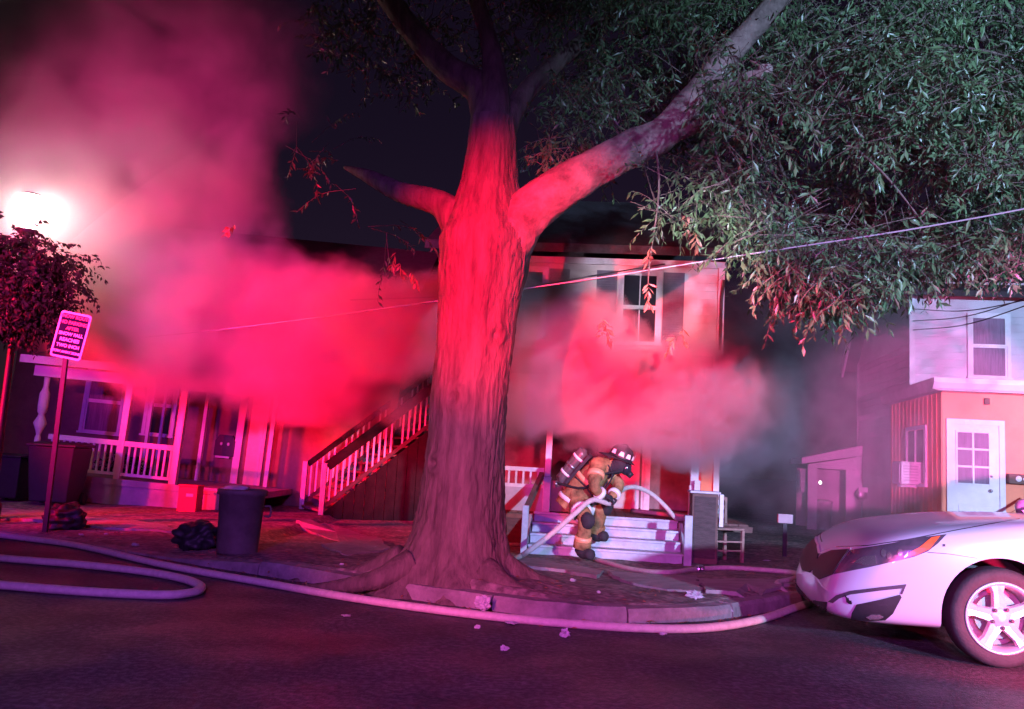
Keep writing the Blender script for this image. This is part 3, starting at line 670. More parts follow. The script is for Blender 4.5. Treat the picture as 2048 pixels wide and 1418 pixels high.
# the front door of the porch: casing, slab, six panes, lower panel, knob and deadbolt
dx0, dx1 = FC.yp(1903,900,py_).x, FC.yp(1997,900,py_).x; dz = FC.yp(1950,850,py_).z
m = MB(); y = py_; w = .085
m.box(dx0-w, dx0, y-.04, y-.001, FLOOR, dz+w).box(dx1, dx1+w, y-.04, y-.001, FLOOR, dz+w).box(dx0, dx1, y-.04, y-.001, dz, dz+w); m.build('door_casing', 'white_paint', hc)
door = MB().box(dx0, dx1, y-.022, y-.001, FLOOR, dz).build('door', 'white_paint', hc)
gx0, gx1 = FC.yp(1912,900,py_).x, FC.yp(1978,900,py_).x; gz0, gz1 = FC.yp(1950,969,py_).z, FC.yp(1950,864,py_).z
cw, ch = (gx1-gx0)/2, (gz1-gz0)/3
for i in range(2):
    for j in range(3):
        MB().box(gx0+i*cw+.016, gx0+(i+1)*cw-.016, y-.029, y-.0225, gz0+j*ch+.016, gz0+(j+1)*ch-.016).build('pane', 'curtain_glass', door)
m = MB()
for i in range(3): m.box(gx0+i*cw-.014, gx0+i*cw+.014, y-.038, y-.0225, gz0-.014, gz1+.014)
for j in range(4):
    for i in range(2): m.box(gx0+i*cw+.0145, gx0+(i+1)*cw-.0145, y-.037, y-.0225, gz0+j*ch-.014, gz0+j*ch+.014)
m.build('muntin_grid', 'white_paint', door)
MB().box(dx0+.09, dx1-.09, y-.03, y-.0225, FLOOR+.12, FLOOR+.52).build('door_panel', 'white_paint', door, bevel=.006)
for px, py2, r in ((1982,953,.022), (1981,982,.03)):
    p = FC.yp(px, py2, y-.03); m = MB(); m.blob((p.x, y-.045, p.z), (r, .03, r), 2); m.build('knob', 'metal_grey', door, smooth=True)
p = FC.yp(1972,803,y); MB().box(p.x-.04, p.x+.04, y-.07, y-.001, p.z-.055, p.z+.055).build('wall_light', 'brown_wood', hc, bevel=.01)
p = FC.yp(2034,958,y); mbx = MB().box(p.x-.17, p.x+.17, y-.13, y-.001, p.z-.08, p.z+.08).build('mailbox', 'brown_wood', hc, bevel=.008)
for dx, r in ((-.03,.05),(.06,.028)):
    m = MB(); m.blob((p.x+dx, y-.14, p.z+.0), (r, .012, r), 2); m.build('number_plate', 'white_paint', mbx, smooth=True)
m = MB(); a, b = FC.yp(2020,1030,y-.6), FC.yp(2090,990,y-.6); m.bar(a, b, .04, .05); m.build('step_handrail', 'salmon_tone', hc)
MB().box(dx0-.3, dx1+.3, y-.9, y-.002, .0, .2).build('door_step', 'concrete', hc); MB().box(dx0-.2, dx1+.2, y-.5, y-.002, .201, .4).build('door_step', 'concrete', hc)
# side window of the porch
ya, yb2 = py_+.75, py_+1.75; za, zb = 1.25, 2.2
m = MB(); X = xp0-.03
m.box(X-.03, X-.0, ya-.07, ya, za, zb).box(X-.03, X-.0, yb2, yb2+.07, za, zb).box(X-.03, X-.0, ya-.07, yb2+.07, zb, zb+.07).box(X-.05, X-.0, ya-.09, yb2+.09, za-.06, za)
sw = m.build('side_window', 'white_paint', hc)
for i in range(2):
    MB().box(X-.012, X-.004, ya+.5*i+.02, ya+.5*(i+1)-.02, za+.01, zb-.01).build('pane', 'dark_glass', sw)
    MB().box(X-.03, X-.013, ya+.5*i, ya+.5*i+.03, za+.002, zb-.002).build('sash', 'white_paint', sw)
MB().box(-.045, -.016, .62, .9, 1.3, 2.1).build('utility_box', 'old_white_paint', hc)
# rear lean-to with an open doorway
lx = FC.yp(1616,950,3.6).x; X1 = -.03; yl = 3.6
zA, zB = FC.yp(1618,918,yl).z, FC.yp(1708,890,yl).z
m = MB(); m.prism([(lx-.15,zA-.12),(X1,zB-.25),(X1,zB),(lx-.15,zA+.02)], 'y', yl-.02, yl+1.6); lr = m.build('lean_to_roof', 'white_paint', hc)
ox0, ox1 = FC.yp(1634,1000,yl).x, FC.yp(1692,1000,yl).x; oz = FC.yp(1660,938,yl).z
MB().box(lx-.0, ox0, yl, yl+.08, 0, oz).build('lean_to_post', 'white_paint', hc); MB().box(ox1, X1, yl, yl+.08, 0, oz).build('lean_to_post', 'white_paint', hc)
m = MB(); m.prism([(lx,oz+.001),(X1,oz+.001),(X1,zB-.26),(lx,zA-.13)], 'y', yl, yl+.08); m.build('lean_to_gable', 'white_paint', hc)
MB().box(lx-.001, X1, yl+1.5, yl+1.58, 0, oz).build('lean_to_back', 'side_siding', hc)
MB().box(lx-.16, lx-.06, yl+.02, yl+.08, .9, oz-.05).build('lean_to_trim', 'old_white_paint', hc)
p = FC.yp(1638,965,yl+.2); m = MB(); m.blob((p.x+.03, yl+.2, p.z), (.035,.035,.045), 2); m.build('porch_bulb', 'small_bulb', hc, smooth=True)
# ================================================================== STREET THINGS
# ------------------------------------------------------------------ street lamp
LP = P(60, 420, 11.6)
sl = empty('street_lamp', (LP.x, LP.y, 0), 0, 'lit white street lamp glowing through the smoke', 'street lamp')
zl = LP.z
m = MB(); m.lathe([(.13,0),(.13,.25),(.09,.32),(.06,.5),(.048,1.5),(.042,zl-.5),(.06,zl-.48),(.06,zl-.42),(.045,zl-.4),(.05,zl-.36)], 14); m.build('pole', 'black_plastic', sl, smooth=True)
m = MB(); m.lathe([(.10,zl-.355),(.14,zl-.31),(.14,zl-.285),(.1,zl-.28)], 16); m.build('collar', 'black_plastic', sl, smooth=True)
m = MB(); m.lathe([(.07,zl-.279),(.09,zl-.2),(.16,zl-.03),(.19,zl+.06),(.17,zl+.15),(.13,zl+.2),(.06,zl+.21)], 24); m.build('globe', 'lamp_globe', sl, smooth=True)
m = MB(); m.lathe([(.13,zl+.212),(.10,zl+.235),(.03,zl+.25)], 16); m.build('cap', 'black_plastic', sl, smooth=True)
# ------------------------------------------------------------------ parking sign on a post
SD = 10.6
b0 = P(92, 1046, SD); b0.z = .0; s1 = P(145, 668, SD)
ps = empty('parking_sign', b0, 0, 'tilted rectangular parking sign with white border on a dark post', 'sign')
m = MB(); top = P(141, 640, SD+.03) - b0; m.bar((0, 0, -.05), top, .055, .04, (0,1,0)); m.build('post', 'black_plastic', ps)
cor = [P(*c, SD-.02) - b0 for c in ((119,617),(182,632),(165,724),(102,713))]
ux = ((cor[1]-cor[0]) + (cor[2]-cor[3])).normalized(); uz = ((cor[0]-cor[3]) + (cor[1]-cor[2])); uz = (uz - ux*uz.dot(ux)).normalized(); un = ux.cross(uz)
cc = sum(cor, Vector())/4; sw_, sh_ = .395, .585
def plate(w, h, r, y0, y1, name, material):
    pts = []
    for cx, cy_, a0 in ((w/2-r,h/2-r,0),(-w/2+r,h/2-r,90),(-w/2+r,-h/2+r,180),(w/2-r,-h/2+r,270)):
        for k in range(5): a = R(a0+22.5*k); pts.append((cx+r*math.cos(a), cy_+r*math.sin(a)))
    m = MB(); n = len(pts)
    m.v = [tuple(cc + ux*p[0] + uz*p[1] + un*y) for y in (y0, y1) for p in pts]
    m.f = [list(range(n)), list(range(n, 2*n))[::-1]] + [(i, (i+1) % n, n+(i+1) % n, n+i) for i in range(n)]; m.mi = [0]*len(m.f)
    return m.build(name, material, ps)
# un points away from the camera or towards it: the face is the side towards the street (-y)
sgn = -1 if un.y > 0 else 1
plate(sw_, sh_, .035, 0, sgn*.004, 'plate', 'sign_white'); plate(sw_-.05, sh_-.05, .02, sgn*.005, sgn*.007, 'field', 'sign_navy')
def text_mesh(txt, size, name, material, parent, M):
    cu = bpy.data.curves.new('t', 'FONT'); cu.body = txt; cu.size = size; cu.align_x = 'CENTER'; cu.align_y = 'CENTER'; cu.extrude = .0008; cu.offset = .0025
    to = bpy.data.objects.new('t', cu); COL.objects.link(to); dg = bpy.context.evaluated_depsgraph_get()
    me = bpy.data.meshes.new_from_object(to.evaluated_get(dg)); bpy.data.objects.remove(to); bpy.data.curves.remove(cu)
    me.transform(M); me.materials.clear(); me.materials.append(MATS[material]); o = bpy.data.objects.new(name, me); COL.objects.link(o); o.parent = parent; return o
rows = [('SNOW ROUTE', .232, .058, 'sign_red'), ('NO PARKING', .155, .058, 'sign_red'), ('AFTER', .083, .056, 'sign_red'), ('SNOW FALL', .012, .056, 'sign_white'),
        ('REACHES', -.062, .060, 'sign_white'), ('TWO INCH', -.138, .056, 'sign_white'), ('TOW AWAY ZONE', -.215, .040, 'sign_white')]
zx = -un if sgn < 0 else un
for t, dz_, sz, mt in rows:
    c = cc + uz*dz_ + zx*.0095
    M = Matrix(((ux.x, uz.x, zx.x, c.x), (ux.y, uz.y, zx.y, c.y), (ux.z, uz.z, zx.z, c.z), (0,0,0,1)))
    text_mesh(t, sz, 'lettering', mt, ps, M)
# ------------------------------------------------------------------ trash can with a white bag at its rim
tp = GV(474, 1106)
tc_ = empty('trash_can', tp, 0, 'large dark trash can with a white bag folded over its rim', 'trash can')
m = MB(); m.lathe([(.205,0),(.21,.02),(.235,.6),(.26,.61),(.262,.66),(.245,.67),(.235,.62),(.2,.06),(.02,.05)], 28); m.build('body', 'bin_plastic', tc_, smooth=True)
m = MB(); m.blob((-.07,-.05,.67), (.14,.12,.04), 3, .5, 2.2, 3); m.build('bag', 'paper', tc_, smooth=True)
m = MB(); m.tube(spline([(.25,0,.5),(.31,0,.5),(.31,0,.4),(.25,0,.4)], 4), .012, 6); m.build('handle', 'bin_plastic', tc_, smooth=True)
# black bag beside it
bp = GV(392, 1098); m = MB(); m.blob((bp.x, bp.y, bp.z+.13), (.24,.2,.17), 4, .45, 2.6, 1)
one(m, 'garbage_bag', 'black_plastic', 'low black garbage bag slumped beside the trash can', 'garbage bag', smooth=True)
bp = GV(128, 1058); m = MB(); m.blob((bp.x, bp.y, bp.z+.13), (.24,.2,.18), 4, .45, 2.6, 5)
one(m, 'garbage_bag', 'black_plastic', 'rounded black bag on the ground beside the sign post', 'garbage bag', smooth=True)
# whitish cooler-like box with pale label, red light put into its colour
rp = G(377, 1034)
rb = empty('red_lit_box', rp, -4, 'upright box coloured red for the light on it, with a pale label', 'box')
MB().box(-.16,.16,-.13,.13,.06,.5).build('body', 'red_tone', rb, bevel=.012); MB().box(-.165,.165,-.135,.135,.5,.53).build('lid', 'red_tone', rb, bevel=.006)
MB().box(-.02,.1,-.134,-.1305,.34,.39).build('label_plate', 'paper', rb); MB().box(-.18,.18,-.15,.15,.0,.06).build('base', 'cardboard', rb)
# wheeled bins
def wheelie(px, py, z, h, w, label, tilt=0):
    p = G(px, py, z); e = empty('wheeled_bin', (p.x, p.y, verge_z(p.x, p.y)), tilt, label, 'bin', 'dark wheeled bins by the white porch')
    m = MB(); a, b = w*.4, w*.5; d0, d1 = w*.42, w*.55
    m.add([(-a,-d0,.06),(a,-d0,.06),(a,d0,.06),(-a,d0,.06),(-b,-d1,h*.92),(b,-d1,h*.92),(b,d1,h*.92),(-b,d1,h*.92)], [(0,3,2,1),(4,5,6,7),(0,1,5,4),(1,2,6,5),(2,3,7,6),(3,0,4,7)])
    m.build('body', 'black_plastic', e, bevel=.02)
    m = MB(); m.prism([(-d1-.03,h*.925),(d1+.03,h*.925),(d1+.03,h*.97),(d1*.2,h),(-d1-.03,h*.96)], 'x', -b-.02, b+.02); m.build('lid', 'black_plastic', e, bevel=.01)
    for s_ in (-1, 1):
        m = MB(); m.lathe([(.03,-.025),(.1,-.025),(.1,.025),(.03,.025)], 16, Matrix.Translation((s_*b*.9, d0, .1)) @ Matrix.Rotation(R(90), 4, 'Y')); m.build('wheel', 'black_rubber', e)
    m = MB(); m.tube([(-b*.7,d1,h*.9),(-b*.7,d1+.08,h*.93),(b*.7,d1+.08,h*.93),(b*.7,d1,h*.9)], .014, 6); m.build('handle', 'black_plastic', e)
wheelie(108, 1018, .03, 1.02, .72, 'broad black wheeled bin behind the sign post', 6); wheelie(20, 1010, .03, .78, .6, 'lower black wheeled bin at the left edge of the picture', -4)
# dark shrub in front of the balustrade
def leafball(name, base, r, h, count, label, cat, mats=('shrub_leaf','bark'), L=.07, W=.035, stems=5):
    e = empty(name, base, 0, label, cat); m = MB()
    for k in range(stems):
        a = 2*math.pi*k/stems; m.tube(spline([(0,0,-.03),(math.cos(a)*r*.3,math.sin(a)*r*.3,h*.4),(math.cos(a)*r*.6,math.sin(a)*r*.6,h*.8)],3), [.02]*6+[.006], 5)
    tag(m.build('stem', mats[1], e), kind='stuff')
    global LV, LF; LV = []; LF = []
    for _ in range(count):
        v = Vector((random.gauss(0,1),random.gauss(0,1),random.gauss(0,1))).normalized()*random.uniform(.35,1)**.5
        k = 1 + .3*noise.noise(v*2.0 + Vector((base[0],0,0)))
        p = Vector((v.x*r*k, v.y*r*k, h*.55 + v.z*h*.45*k)); leaf(p, Vector((random.gauss(0,1),random.gauss(0,1),random.gauss(-.2,.7))), L*random.uniform(.7,1.2), W, random.uniform(-1.5,1.5))
    me = bpy.data.meshes.new('crown'); me.from_pydata([tuple(v) for v in LV], [], LF); me.materials.append(MATS[mats[0]]); me.update()
    o = bpy.data.objects.new('crown', me); COL.objects.link(o); o.parent = e; tag(o, kind='stuff'); return e
p = G(235, 1006, .02); leafball('shrub', (p.x, p.y, .02), .5, .95, 1500, 'dark rounded shrub in front of the white porch balustrade', 'shrub')
# tree at the left edge, under the lamp
p = P(-50, 900, 11.0); e = empty('small_tree', (p.x, p.y, 0), 0, 'small leafy tree at the left edge under the street lamp', 'tree')
m = MB(); m.tube(spline([(0,0,-.05),(.05,0,1.0),(-.04,.05,2.0),(.1,0,3.0)],5), [.11]*8+[.08]*8, 10); m.build('trunk', 'bark', e, smooth=True)
for dx, dy, dz_ in ((.8,-.3,1.1),(-.7,.2,1.2),(.3,.6,1.3),(.5,-.5,.5),(-.3,-.6,1.0)):
    m = MB(); m.tube(spline([(0,0,2.4),(dx*.5,dy*.3,2.4+dz_*.6),(dx*.8,dy*.4,2.4+dz_)],4), [.05]*4+[.035]*4+[.015], 7); m.build('limb', 'bark', e, smooth=True)
LV = []; LF = []
for _ in range(900):
    v = Vector((random.gauss(0,1),random.gauss(0,1),random.gauss(0,1))).normalized()*random.uniform(.2,1)**.45
    q = Vector((.2 + v.x*.95, v.y*.5, 3.2 + v.z*.75)); q.z += .2*noise.noise(q*2)
    spray(q, Vector((random.gauss(0,1),random.gauss(0,1),random.gauss(-.2,.5))), .32, 6, .08, .03)
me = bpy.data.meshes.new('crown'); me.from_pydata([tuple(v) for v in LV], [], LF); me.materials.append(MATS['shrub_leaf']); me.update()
o = bpy.data.objects.new('crown', me); COL.objects.link(o); o.parent = e; tag(o, kind='stuff')
# things on and by the porch of the burning house
p = FB.yp(1122, 1000, -2.9)
o = MB().box(-.2,.2,-.18,.18,0,.44).build('cardboard_box', 'cardboard', None, bevel=.006); o.location = FB.w((p.x, -2.85, .535)); o.rotation_euler = (0,0,R(-3)); tag(o, 'flat red-lit cardboard box standing on the porch behind the firefighter', 'box')  # red light on the cardboard is put into its colour
p = FB.yp(1418, 1108, -4.2); cab = empty('grill_cabinet', FB.w((p.x-.03, -3.75, .0)), -6, 'tall dark cabinet standing to the right of the steps', 'cabinet')
MB().box(-.17,.17,-.17,.17,.0,.94).build('body', 'brown_wood', cab, bevel=.01); MB().box(-.2,.2,-.2,.2,.94,.97).build('top', 'old_white_paint', cab, bevel=.006)
MB().box(-.14,.14,-.18,-.171,.1,.9).build('door', 'dark_wood', cab); MB().box(.185,.235,-.2,-.15,.52,.94).build('side_strip', 'white_paint', cab)
# wooden chair
p = GV(1440, 1122); ch = empty('wooden_chair', p, 20, 'spindly brown wooden chair standing beside the steps', 'chair')
for sx, sy, h in ((-.21,-.2,.43),(.21,-.2,.43),(-.21,.2,.86),(.21,.2,.86)):
    MB().bar((sx,sy,-.01),(sx*1.02,sy*(1.12 if h > .5 else 1),h), .038, .038, (1,0,0)).build('leg', 'chair_wood', ch)
MB().box(-.23,.23,-.22,.22,.43,.46).build('seat', 'chair_wood', ch, bevel=.008)
for z in (.6,.72,.84): MB().box(-.2,.2,.205+z*.01,.225+z*.01,z-.025,z+.025).build('back_slat', 'chair_wood', ch)
for z in (.16,.28): MB().bar((-.21,-.2,z),(.21,-.2,z), .022, .022).build('stretcher', 'chair_wood', ch)
# trash can and propane-like meter by the lean-to
p = FC.w((FC.yp(1648,1070,3.9).x, 4.0, 0)); wb = empty('white_bin', p, 0, 'pale plastic bin standing inside the lean-to doorway', 'bin')
m = MB(); m.lathe([(.14,0),(.15,.02),(.19,.62),(.2,.63),(.2,.66),(.1,.7),(.02,.7)], 20); m.build('body', 'old_white_paint', wb, smooth=True)
m = MB(); m.lathe([(.21,.665),(.21,.69),(.12,.735),(.02,.74)], 20); m.build('lid', 'old_white_paint', wb, smooth=True)
p = FC.xp(1703, 1000, -.12); gm = empty('gas_meter', FC.w((-.14, 3.2, 0)), -9, 'grey gas meter on a pipe against the pale house wall', 'gas meter')
m = MB(); m.tube([(0,0,0),(0,0,.75),(.04,0,.82)], .018, 8); m.build('pipe', 'metal_grey', gm)
m = MB(); m.lathe([(.03,-.09),(.12,-.08),(.13,0),(.12,.08),(.03,.09)], 18, Matrix.Translation((-.02,-.05,.92)) @ Matrix.Rotation(R(90),4,'X')); m.build('body', 'metal_grey', gm, smooth=True)
MB().box(-.1,.1,-.16,-.14,.98,1.1).build('index_box', 'old_white_paint', gm)
# air conditioner in the porch side window
X = xp0-.03; ac = empty('air_conditioner', FC.w((X, py_+1.25, 1.2)), -9, 'white window air conditioner sticking out of the porch side', 'air conditioner')
MB().box(-.34,.0,-.27,.27,.02,.42).build('case', 'old_white_paint', ac, bevel=.015)
for k in range(6): MB().box(-.3,-.06,-.276,-.271,.08+.05*k,.1+.05*k).build('vent_slat', 'grey_wall', ac)
MB().box(-.36,-.345,-.22,.22,.06,.38).build('rear_grille', 'grey_wall', ac); MB().box(-.3,-.02,-.1,.1,-.03,.015).build('bracket', 'old_white_paint', ac)
# low white sign or meter cover in the yard gap
p = G(1570, 1075, 0.0); yb_ = empty('utility_pedestal', (P(1570,1040,13.2).x, 13.2, 0), -8, 'small pale box on a stake in the dark gap between the houses', 'utility box')
MB().box(-.11,.11,-.05,.05,.52,.66).build('box', 'grey_wall', yb_, bevel=.01); MB().box(-.03,.03,-.02,.02,-.02,.52).build('stake', 'black_plastic', yb_)
# ------------------------------------------------------------------ fire hoses
def hose(name, pts, r, label, flat=.8, m_='hose_jacket'):
    path = spline(pts, 10); m = MB(); m.tube(path, r, 12, flat=flat)
    return one(m, name, m_, label, 'fire hose', 'fire hoses of the crew', smooth=True)
def gr(px, py, r): 
    p = G(px, py, r*.8); return Vector((p.x, p.y, r*.8))
def gv(px, py, r):
    p = GV(px, py); return Vector((p.x, p.y, p.z + r*.75))
hose('fire_hose', [gr(x, y, .041) for x, y in ((-160,1044),(0,1070),(150,1090),(330,1130),(520,1164),(700,1195),(900,1223),(1100,1244),(1300,1257),(1430,1254),(1530,1236),(1600,1212),(1660,1196),(1730,1190))], .041, 'long charged hose running along the kerb from the left edge to the car')
hose('fire_hose', [gr(x, y, .043) for x, y in ((-160,1098),(0,1116),(150,1128),(280,1142),(360,1156),(396,1169),(400,1178),(384,1185),(330,1190),(220,1186),(100,1178),(0,1170),(-160,1158))], .043, 'pink lit hose doubled back in a bend on the road')
hc3 = hose('fire_hose', [gv(x, y, .036) for x, y in ((925,1085),(1010,1093),(1060,1094),(1120,1103),(1190,1122),(1260,1142),(1330,1150),(1390,1143),(1450,1140),(1520,1144),(1585,1150),(1596,1158),(1578,1166),(1556,1172),(1575,1184),(1610,1200),(1650,1212))], .036, 'pale hose snaking over the earth past the steps, kinked near the car')
def coupling(h, a, b, r):
    a, b = a - h.location, b - h.location; d = (b-a).normalized(); m = MB()
    m.tube([a, a + d*.012, a + d*.05, a + d*.055, a + d*.09, a + d*.1], [r, r*1.3, r*1.3, r*1.45, r*1.45, r*1.1], 14); m.build('coupling', 'metal_grey', h)
coupling(hc3, gv(1392,1143,.036), gv(1425,1141,.036), .036)
# leaves and grit fallen along the gutter and on the bare earth
LV = []; LF = []
for k in range(900):
    x = random.uniform(-6, 4.5); onroad = random.random() < .35
    y = kerb_y(x) - abs(random.gauss(.02, .16)) - .03 if onroad else kerb_y(x) + random.uniform(.2, 4.5)*random.random()
    z = .012 if onroad else verge_z(x, y) + .012
    leaf(Vector((x, y, z)), Vector((random.gauss(0,1), random.gauss(0,1), random.uniform(-.05,.25))), random.uniform(.03,.085), random.uniform(.012,.03), random.uniform(-.5,.5))
me = bpy.data.meshes.new('fallen_leaves'); me.from_pydata([tuple(v) for v in LV], [], LF); me.materials.append(MATS['leaf_brown']); me.update()
o = bpy.data.objects.new('fallen_leaves', me); COL.objects.link(o); tag(o, 'small dry leaves and grit scattered along the gutter and bare earth', kind='stuff')
# ------------------------------------------------------------------ overhead wires
def wire(pts, r, label, m_): 
    m = MB(); m.tube(spline(pts, 8), r, 6); return one(m, 'overhead_wire', m_, label, 'wire', 'overhead wires')
wa, wb_ = P(2110,406,5.5), P(1050,577,8.4); wd = (wb_ - wa)
wire([wa - wd*.8 + Vector((0,0,.25)), wa, wa + wd*.5 - Vector((0,0,.015)), wb_, wa + wd*2.1 + Vector((0,0,.1)), wa + wd*3.2 + Vector((0,0,.3))], .006, 'long pale wire crossing before the foliage and passing behind the trunk', 'wire_pale')
wire([P(1330,528,14.6), P(1200,549,14.2), P(1090,568,13.8), P(940,590,13.2), P(700,600,12.6)], .013, 'dark wire running behind the trunk to the middle house', 'wire_black')
for i, (a, b) in enumerate((((1826,642),(2090,584)), ((1826,660),(2090,598)), ((1826,618),(2090,592)))):
    p0, p1 = FC.w(FC.yp(*a, -.25)), P(*b, 11.5); mid = (p0+p1)/2 - Vector((0,0,.12))
    wire([p0, mid, p1], .009, ['dark service wire ending at mid height on the pale house corner', 'lowest dark service wire on the pale house corner', 'highest dark service wire on the pale house corner'][i], 'wire_black')
# ------------------------------------------------------------------ litter
def crumple(px, py, r, road_, label, seed, mt='paper', flat=.6):
    p = G(px, py, .01) if road_ else GV(px, py)
    r *= .68
    m = MB(); m.blob((p.x, p.y, p.z + r*flat*.8), (r, r*.8, r*flat), 3, .9, 2.3, seed)
    o = one(m, 'crumpled_paper' if r > .045 else 'paper_scrap', mt, label, 'litter', 'litter on the ground'); return o
crumple(966, 1217, .085, False, 'biggest white crumpled bag, lying on the kerb under the trunk', 1, flat=.9)
crumple(1022, 1247, .06, True, 'flattened pale wrapper on the road just below the hose', 2, flat=.25)
crumple(1083, 1247, .045, True, 'small grey wrapper against the hose below the kerb', 3, flat=.4)
crumple(1388, 1196, .09, False, 'pale crumpled rag beside a hole on the pavement edge', 4, flat=.6)
crumple(1408, 1206, .045, False, 'little crumpled tissue just in front of the pale rag', 5)
crumple(1130, 1272, .045, True, 'upright curled scrap on the road right of the wrappers', 6, flat=.9)
crumple(1008, 1300, .035, True, 'lone white scrap nearest the camera on the road', 7)
crumple(1325, 1269, .04, True, 'white scrap on the road under the hose bend', 8, flat=.3)
crumple(955, 1256, .028, True, 'white speck on the road left of the flattened wrapper', 9)
crumple(1047, 1143, .03, False, 'bright scrap on the earth by the root of the trunk', 10)
crumple(1145, 1163, .035, False, 'pale scrap in the middle of the bare earth', 11)
crumple(1197, 1186, .024, False, 'tiny scrap between the pale scrap and the kerb joint', 12)
crumple(750, 1098, .032, False, 'bright scrap in the shade left of the trunk', 13)
crumple(733, 1172, .034, False, 'flat white scrap on the kerb left of the trunk', 14, flat=.35)
crumple(683, 1130, .024, False, 'small pink lit scrap left of the root flare', 15)
crumple(270, 1091, .055, False, 'crumpled pale wrapper between the sign post and the trash can', 16, flat=.4)
crumple(303, 1052, .03, False, 'bright scrap in front of the red-lit box', 17)
crumple(162, 1070, .045, False, 'flat pale scrap right of the black bag by the sign post', 18, flat=.3)
crumple(212, 1069, .028, False, 'tiny scrap between the wrapper and the sign post', 19)
crumple(8, 1042, .05, False, 'white scrap at the left edge near the hose', 20, flat=.5)
crumple(345, 1196, .05, True, 'white scrap touching the hose bend on the road', 21, flat=.25)
crumple(692, 1232, .05, True, 'faint flat scrap alone on the dark road', 22, flat=.15)
crumple(1460, 1202, .04, False, 'white scrap on the pavement near the car', 23, flat=.35)
crumple(1533, 1122, .06, False, 'long pale strip on the ground in the gap', 24, flat=.2)
# ================================================================== WHITE CAR
OV = 1.10; CAR_RZ = -7.0; WR = .335
wc = G(2006, 1338); RM = Matrix.Rotation(R(CAR_RZ), 3, 'Z')
car_o = wc - RM @ Vector((OV, -.89, 0)); car_o.z = 0
car = empty('white_car', car_o, CAR_RZ, 'white saloon car parked nose in from the right edge', 'car')
ST = [0,.05,.14,.30,.55,.85,1.15,1.5,2.0,2.6,3.2,3.8,4.35,4.7,4.9,4.96]
WD = [.50,.64,.75,.835,.885,.91,.915,.91,.905,.905,.905,.90,.88,.82,.72,.6]
ZB = [.27,.215,.195,.19,.195,.2,.2,.2,.2,.2,.2,.2,.21,.23,.27,.34]
ZS = [.60,.67,.725,.785,.85,.905,.945,.965,.98,.99,1.0,1.01,1.03,1.02,.98,.9]
ZC = [.64,.715,.775,.84,.905,.965,1.005,1.035,1.04,1.05,1.06,1.07,1.09,1.09,1.05,.95]
bm = bmesh.new(); rings = []
for s_, w, zb, zs, zc in zip(ST, WD, ZB, ZS, ZC):
    half = [(0,zb),(w*.82,zb),(w*.97,zb+.05),(w*.995,zb+.17),(w,zs-.26),(w*.985,zs-.08),(w*.94,zs-.0),(w*.80,zs+(zc-zs)*.45+.012),(w*.42,zs+(zc-zs)*.88),(0,zc)]
    full = [(-y, z) for y, z in half] + [(y, z) for y, z in half[-2:0:-1]]
    rings.append([bm.verts.new((s_ + max(0, z-.47)*.62*max(0, 1 - s_/.45), y, z)) for y, z in full])
n = len(rings[0])
for a, b in zip(rings, rings[1:]):
    for i in range(n): bm.faces.new((a[i], a[(i+1) % n], b[(i+1) % n], b[i]))
bm.faces.new(rings[0][::-1]); bm.faces.new(rings[-1]); bmesh.ops.recalc_face_normals(bm, faces=bm.faces)
me = bpy.data.meshes.new('b'); bm.to_mesh(me); bm.free()
tmp = bpy.data.objects.new('b', me); COL.objects.link(tmp)
sm = tmp.modifiers.new('s', 'SUBSURF'); sm.levels = 3; sm.render_levels = 3
bpy.context.view_layer.update(); dg = bpy.context.evaluated_depsgraph_get()
smooth_me = bpy.data.meshes.new_from_object(tmp.evaluated_get(dg)); full_bvh = BVHTree.FromPolygons([v.co.copy() for v in smooth_me.vertices], [list(p.vertices) for p in smooth_me.polygons])
cut = MB()
for ws in (OV, OV + 2.8):
    for sg in (-1, 1): cut.lathe([(.01,-.30),(.395,-.30),(.395,.30),(.01,.30)], 48, Matrix.Translation((ws, sg*.86, WR+.01)) @ Matrix.Rotation(R(90), 4, 'X'))
co = cut.build('cut', 'car_paint')
bo = tmp.modifiers.new('x', 'BOOLEAN'); bo.operation = 'DIFFERENCE'; bo.object = co; bo.solver = 'EXACT'
bpy.context.view_layer.update(); dg = bpy.context.evaluated_depsgraph_get()
body_me = bpy.data.meshes.new_from_object(tmp.evaluated_get(dg)); bpy.data.objects.remove(tmp); bpy.data.objects.remove(co)
body_me.name = 'body'; body_me.materials.clear(); body_me.materials.append(MATS['car_paint'])
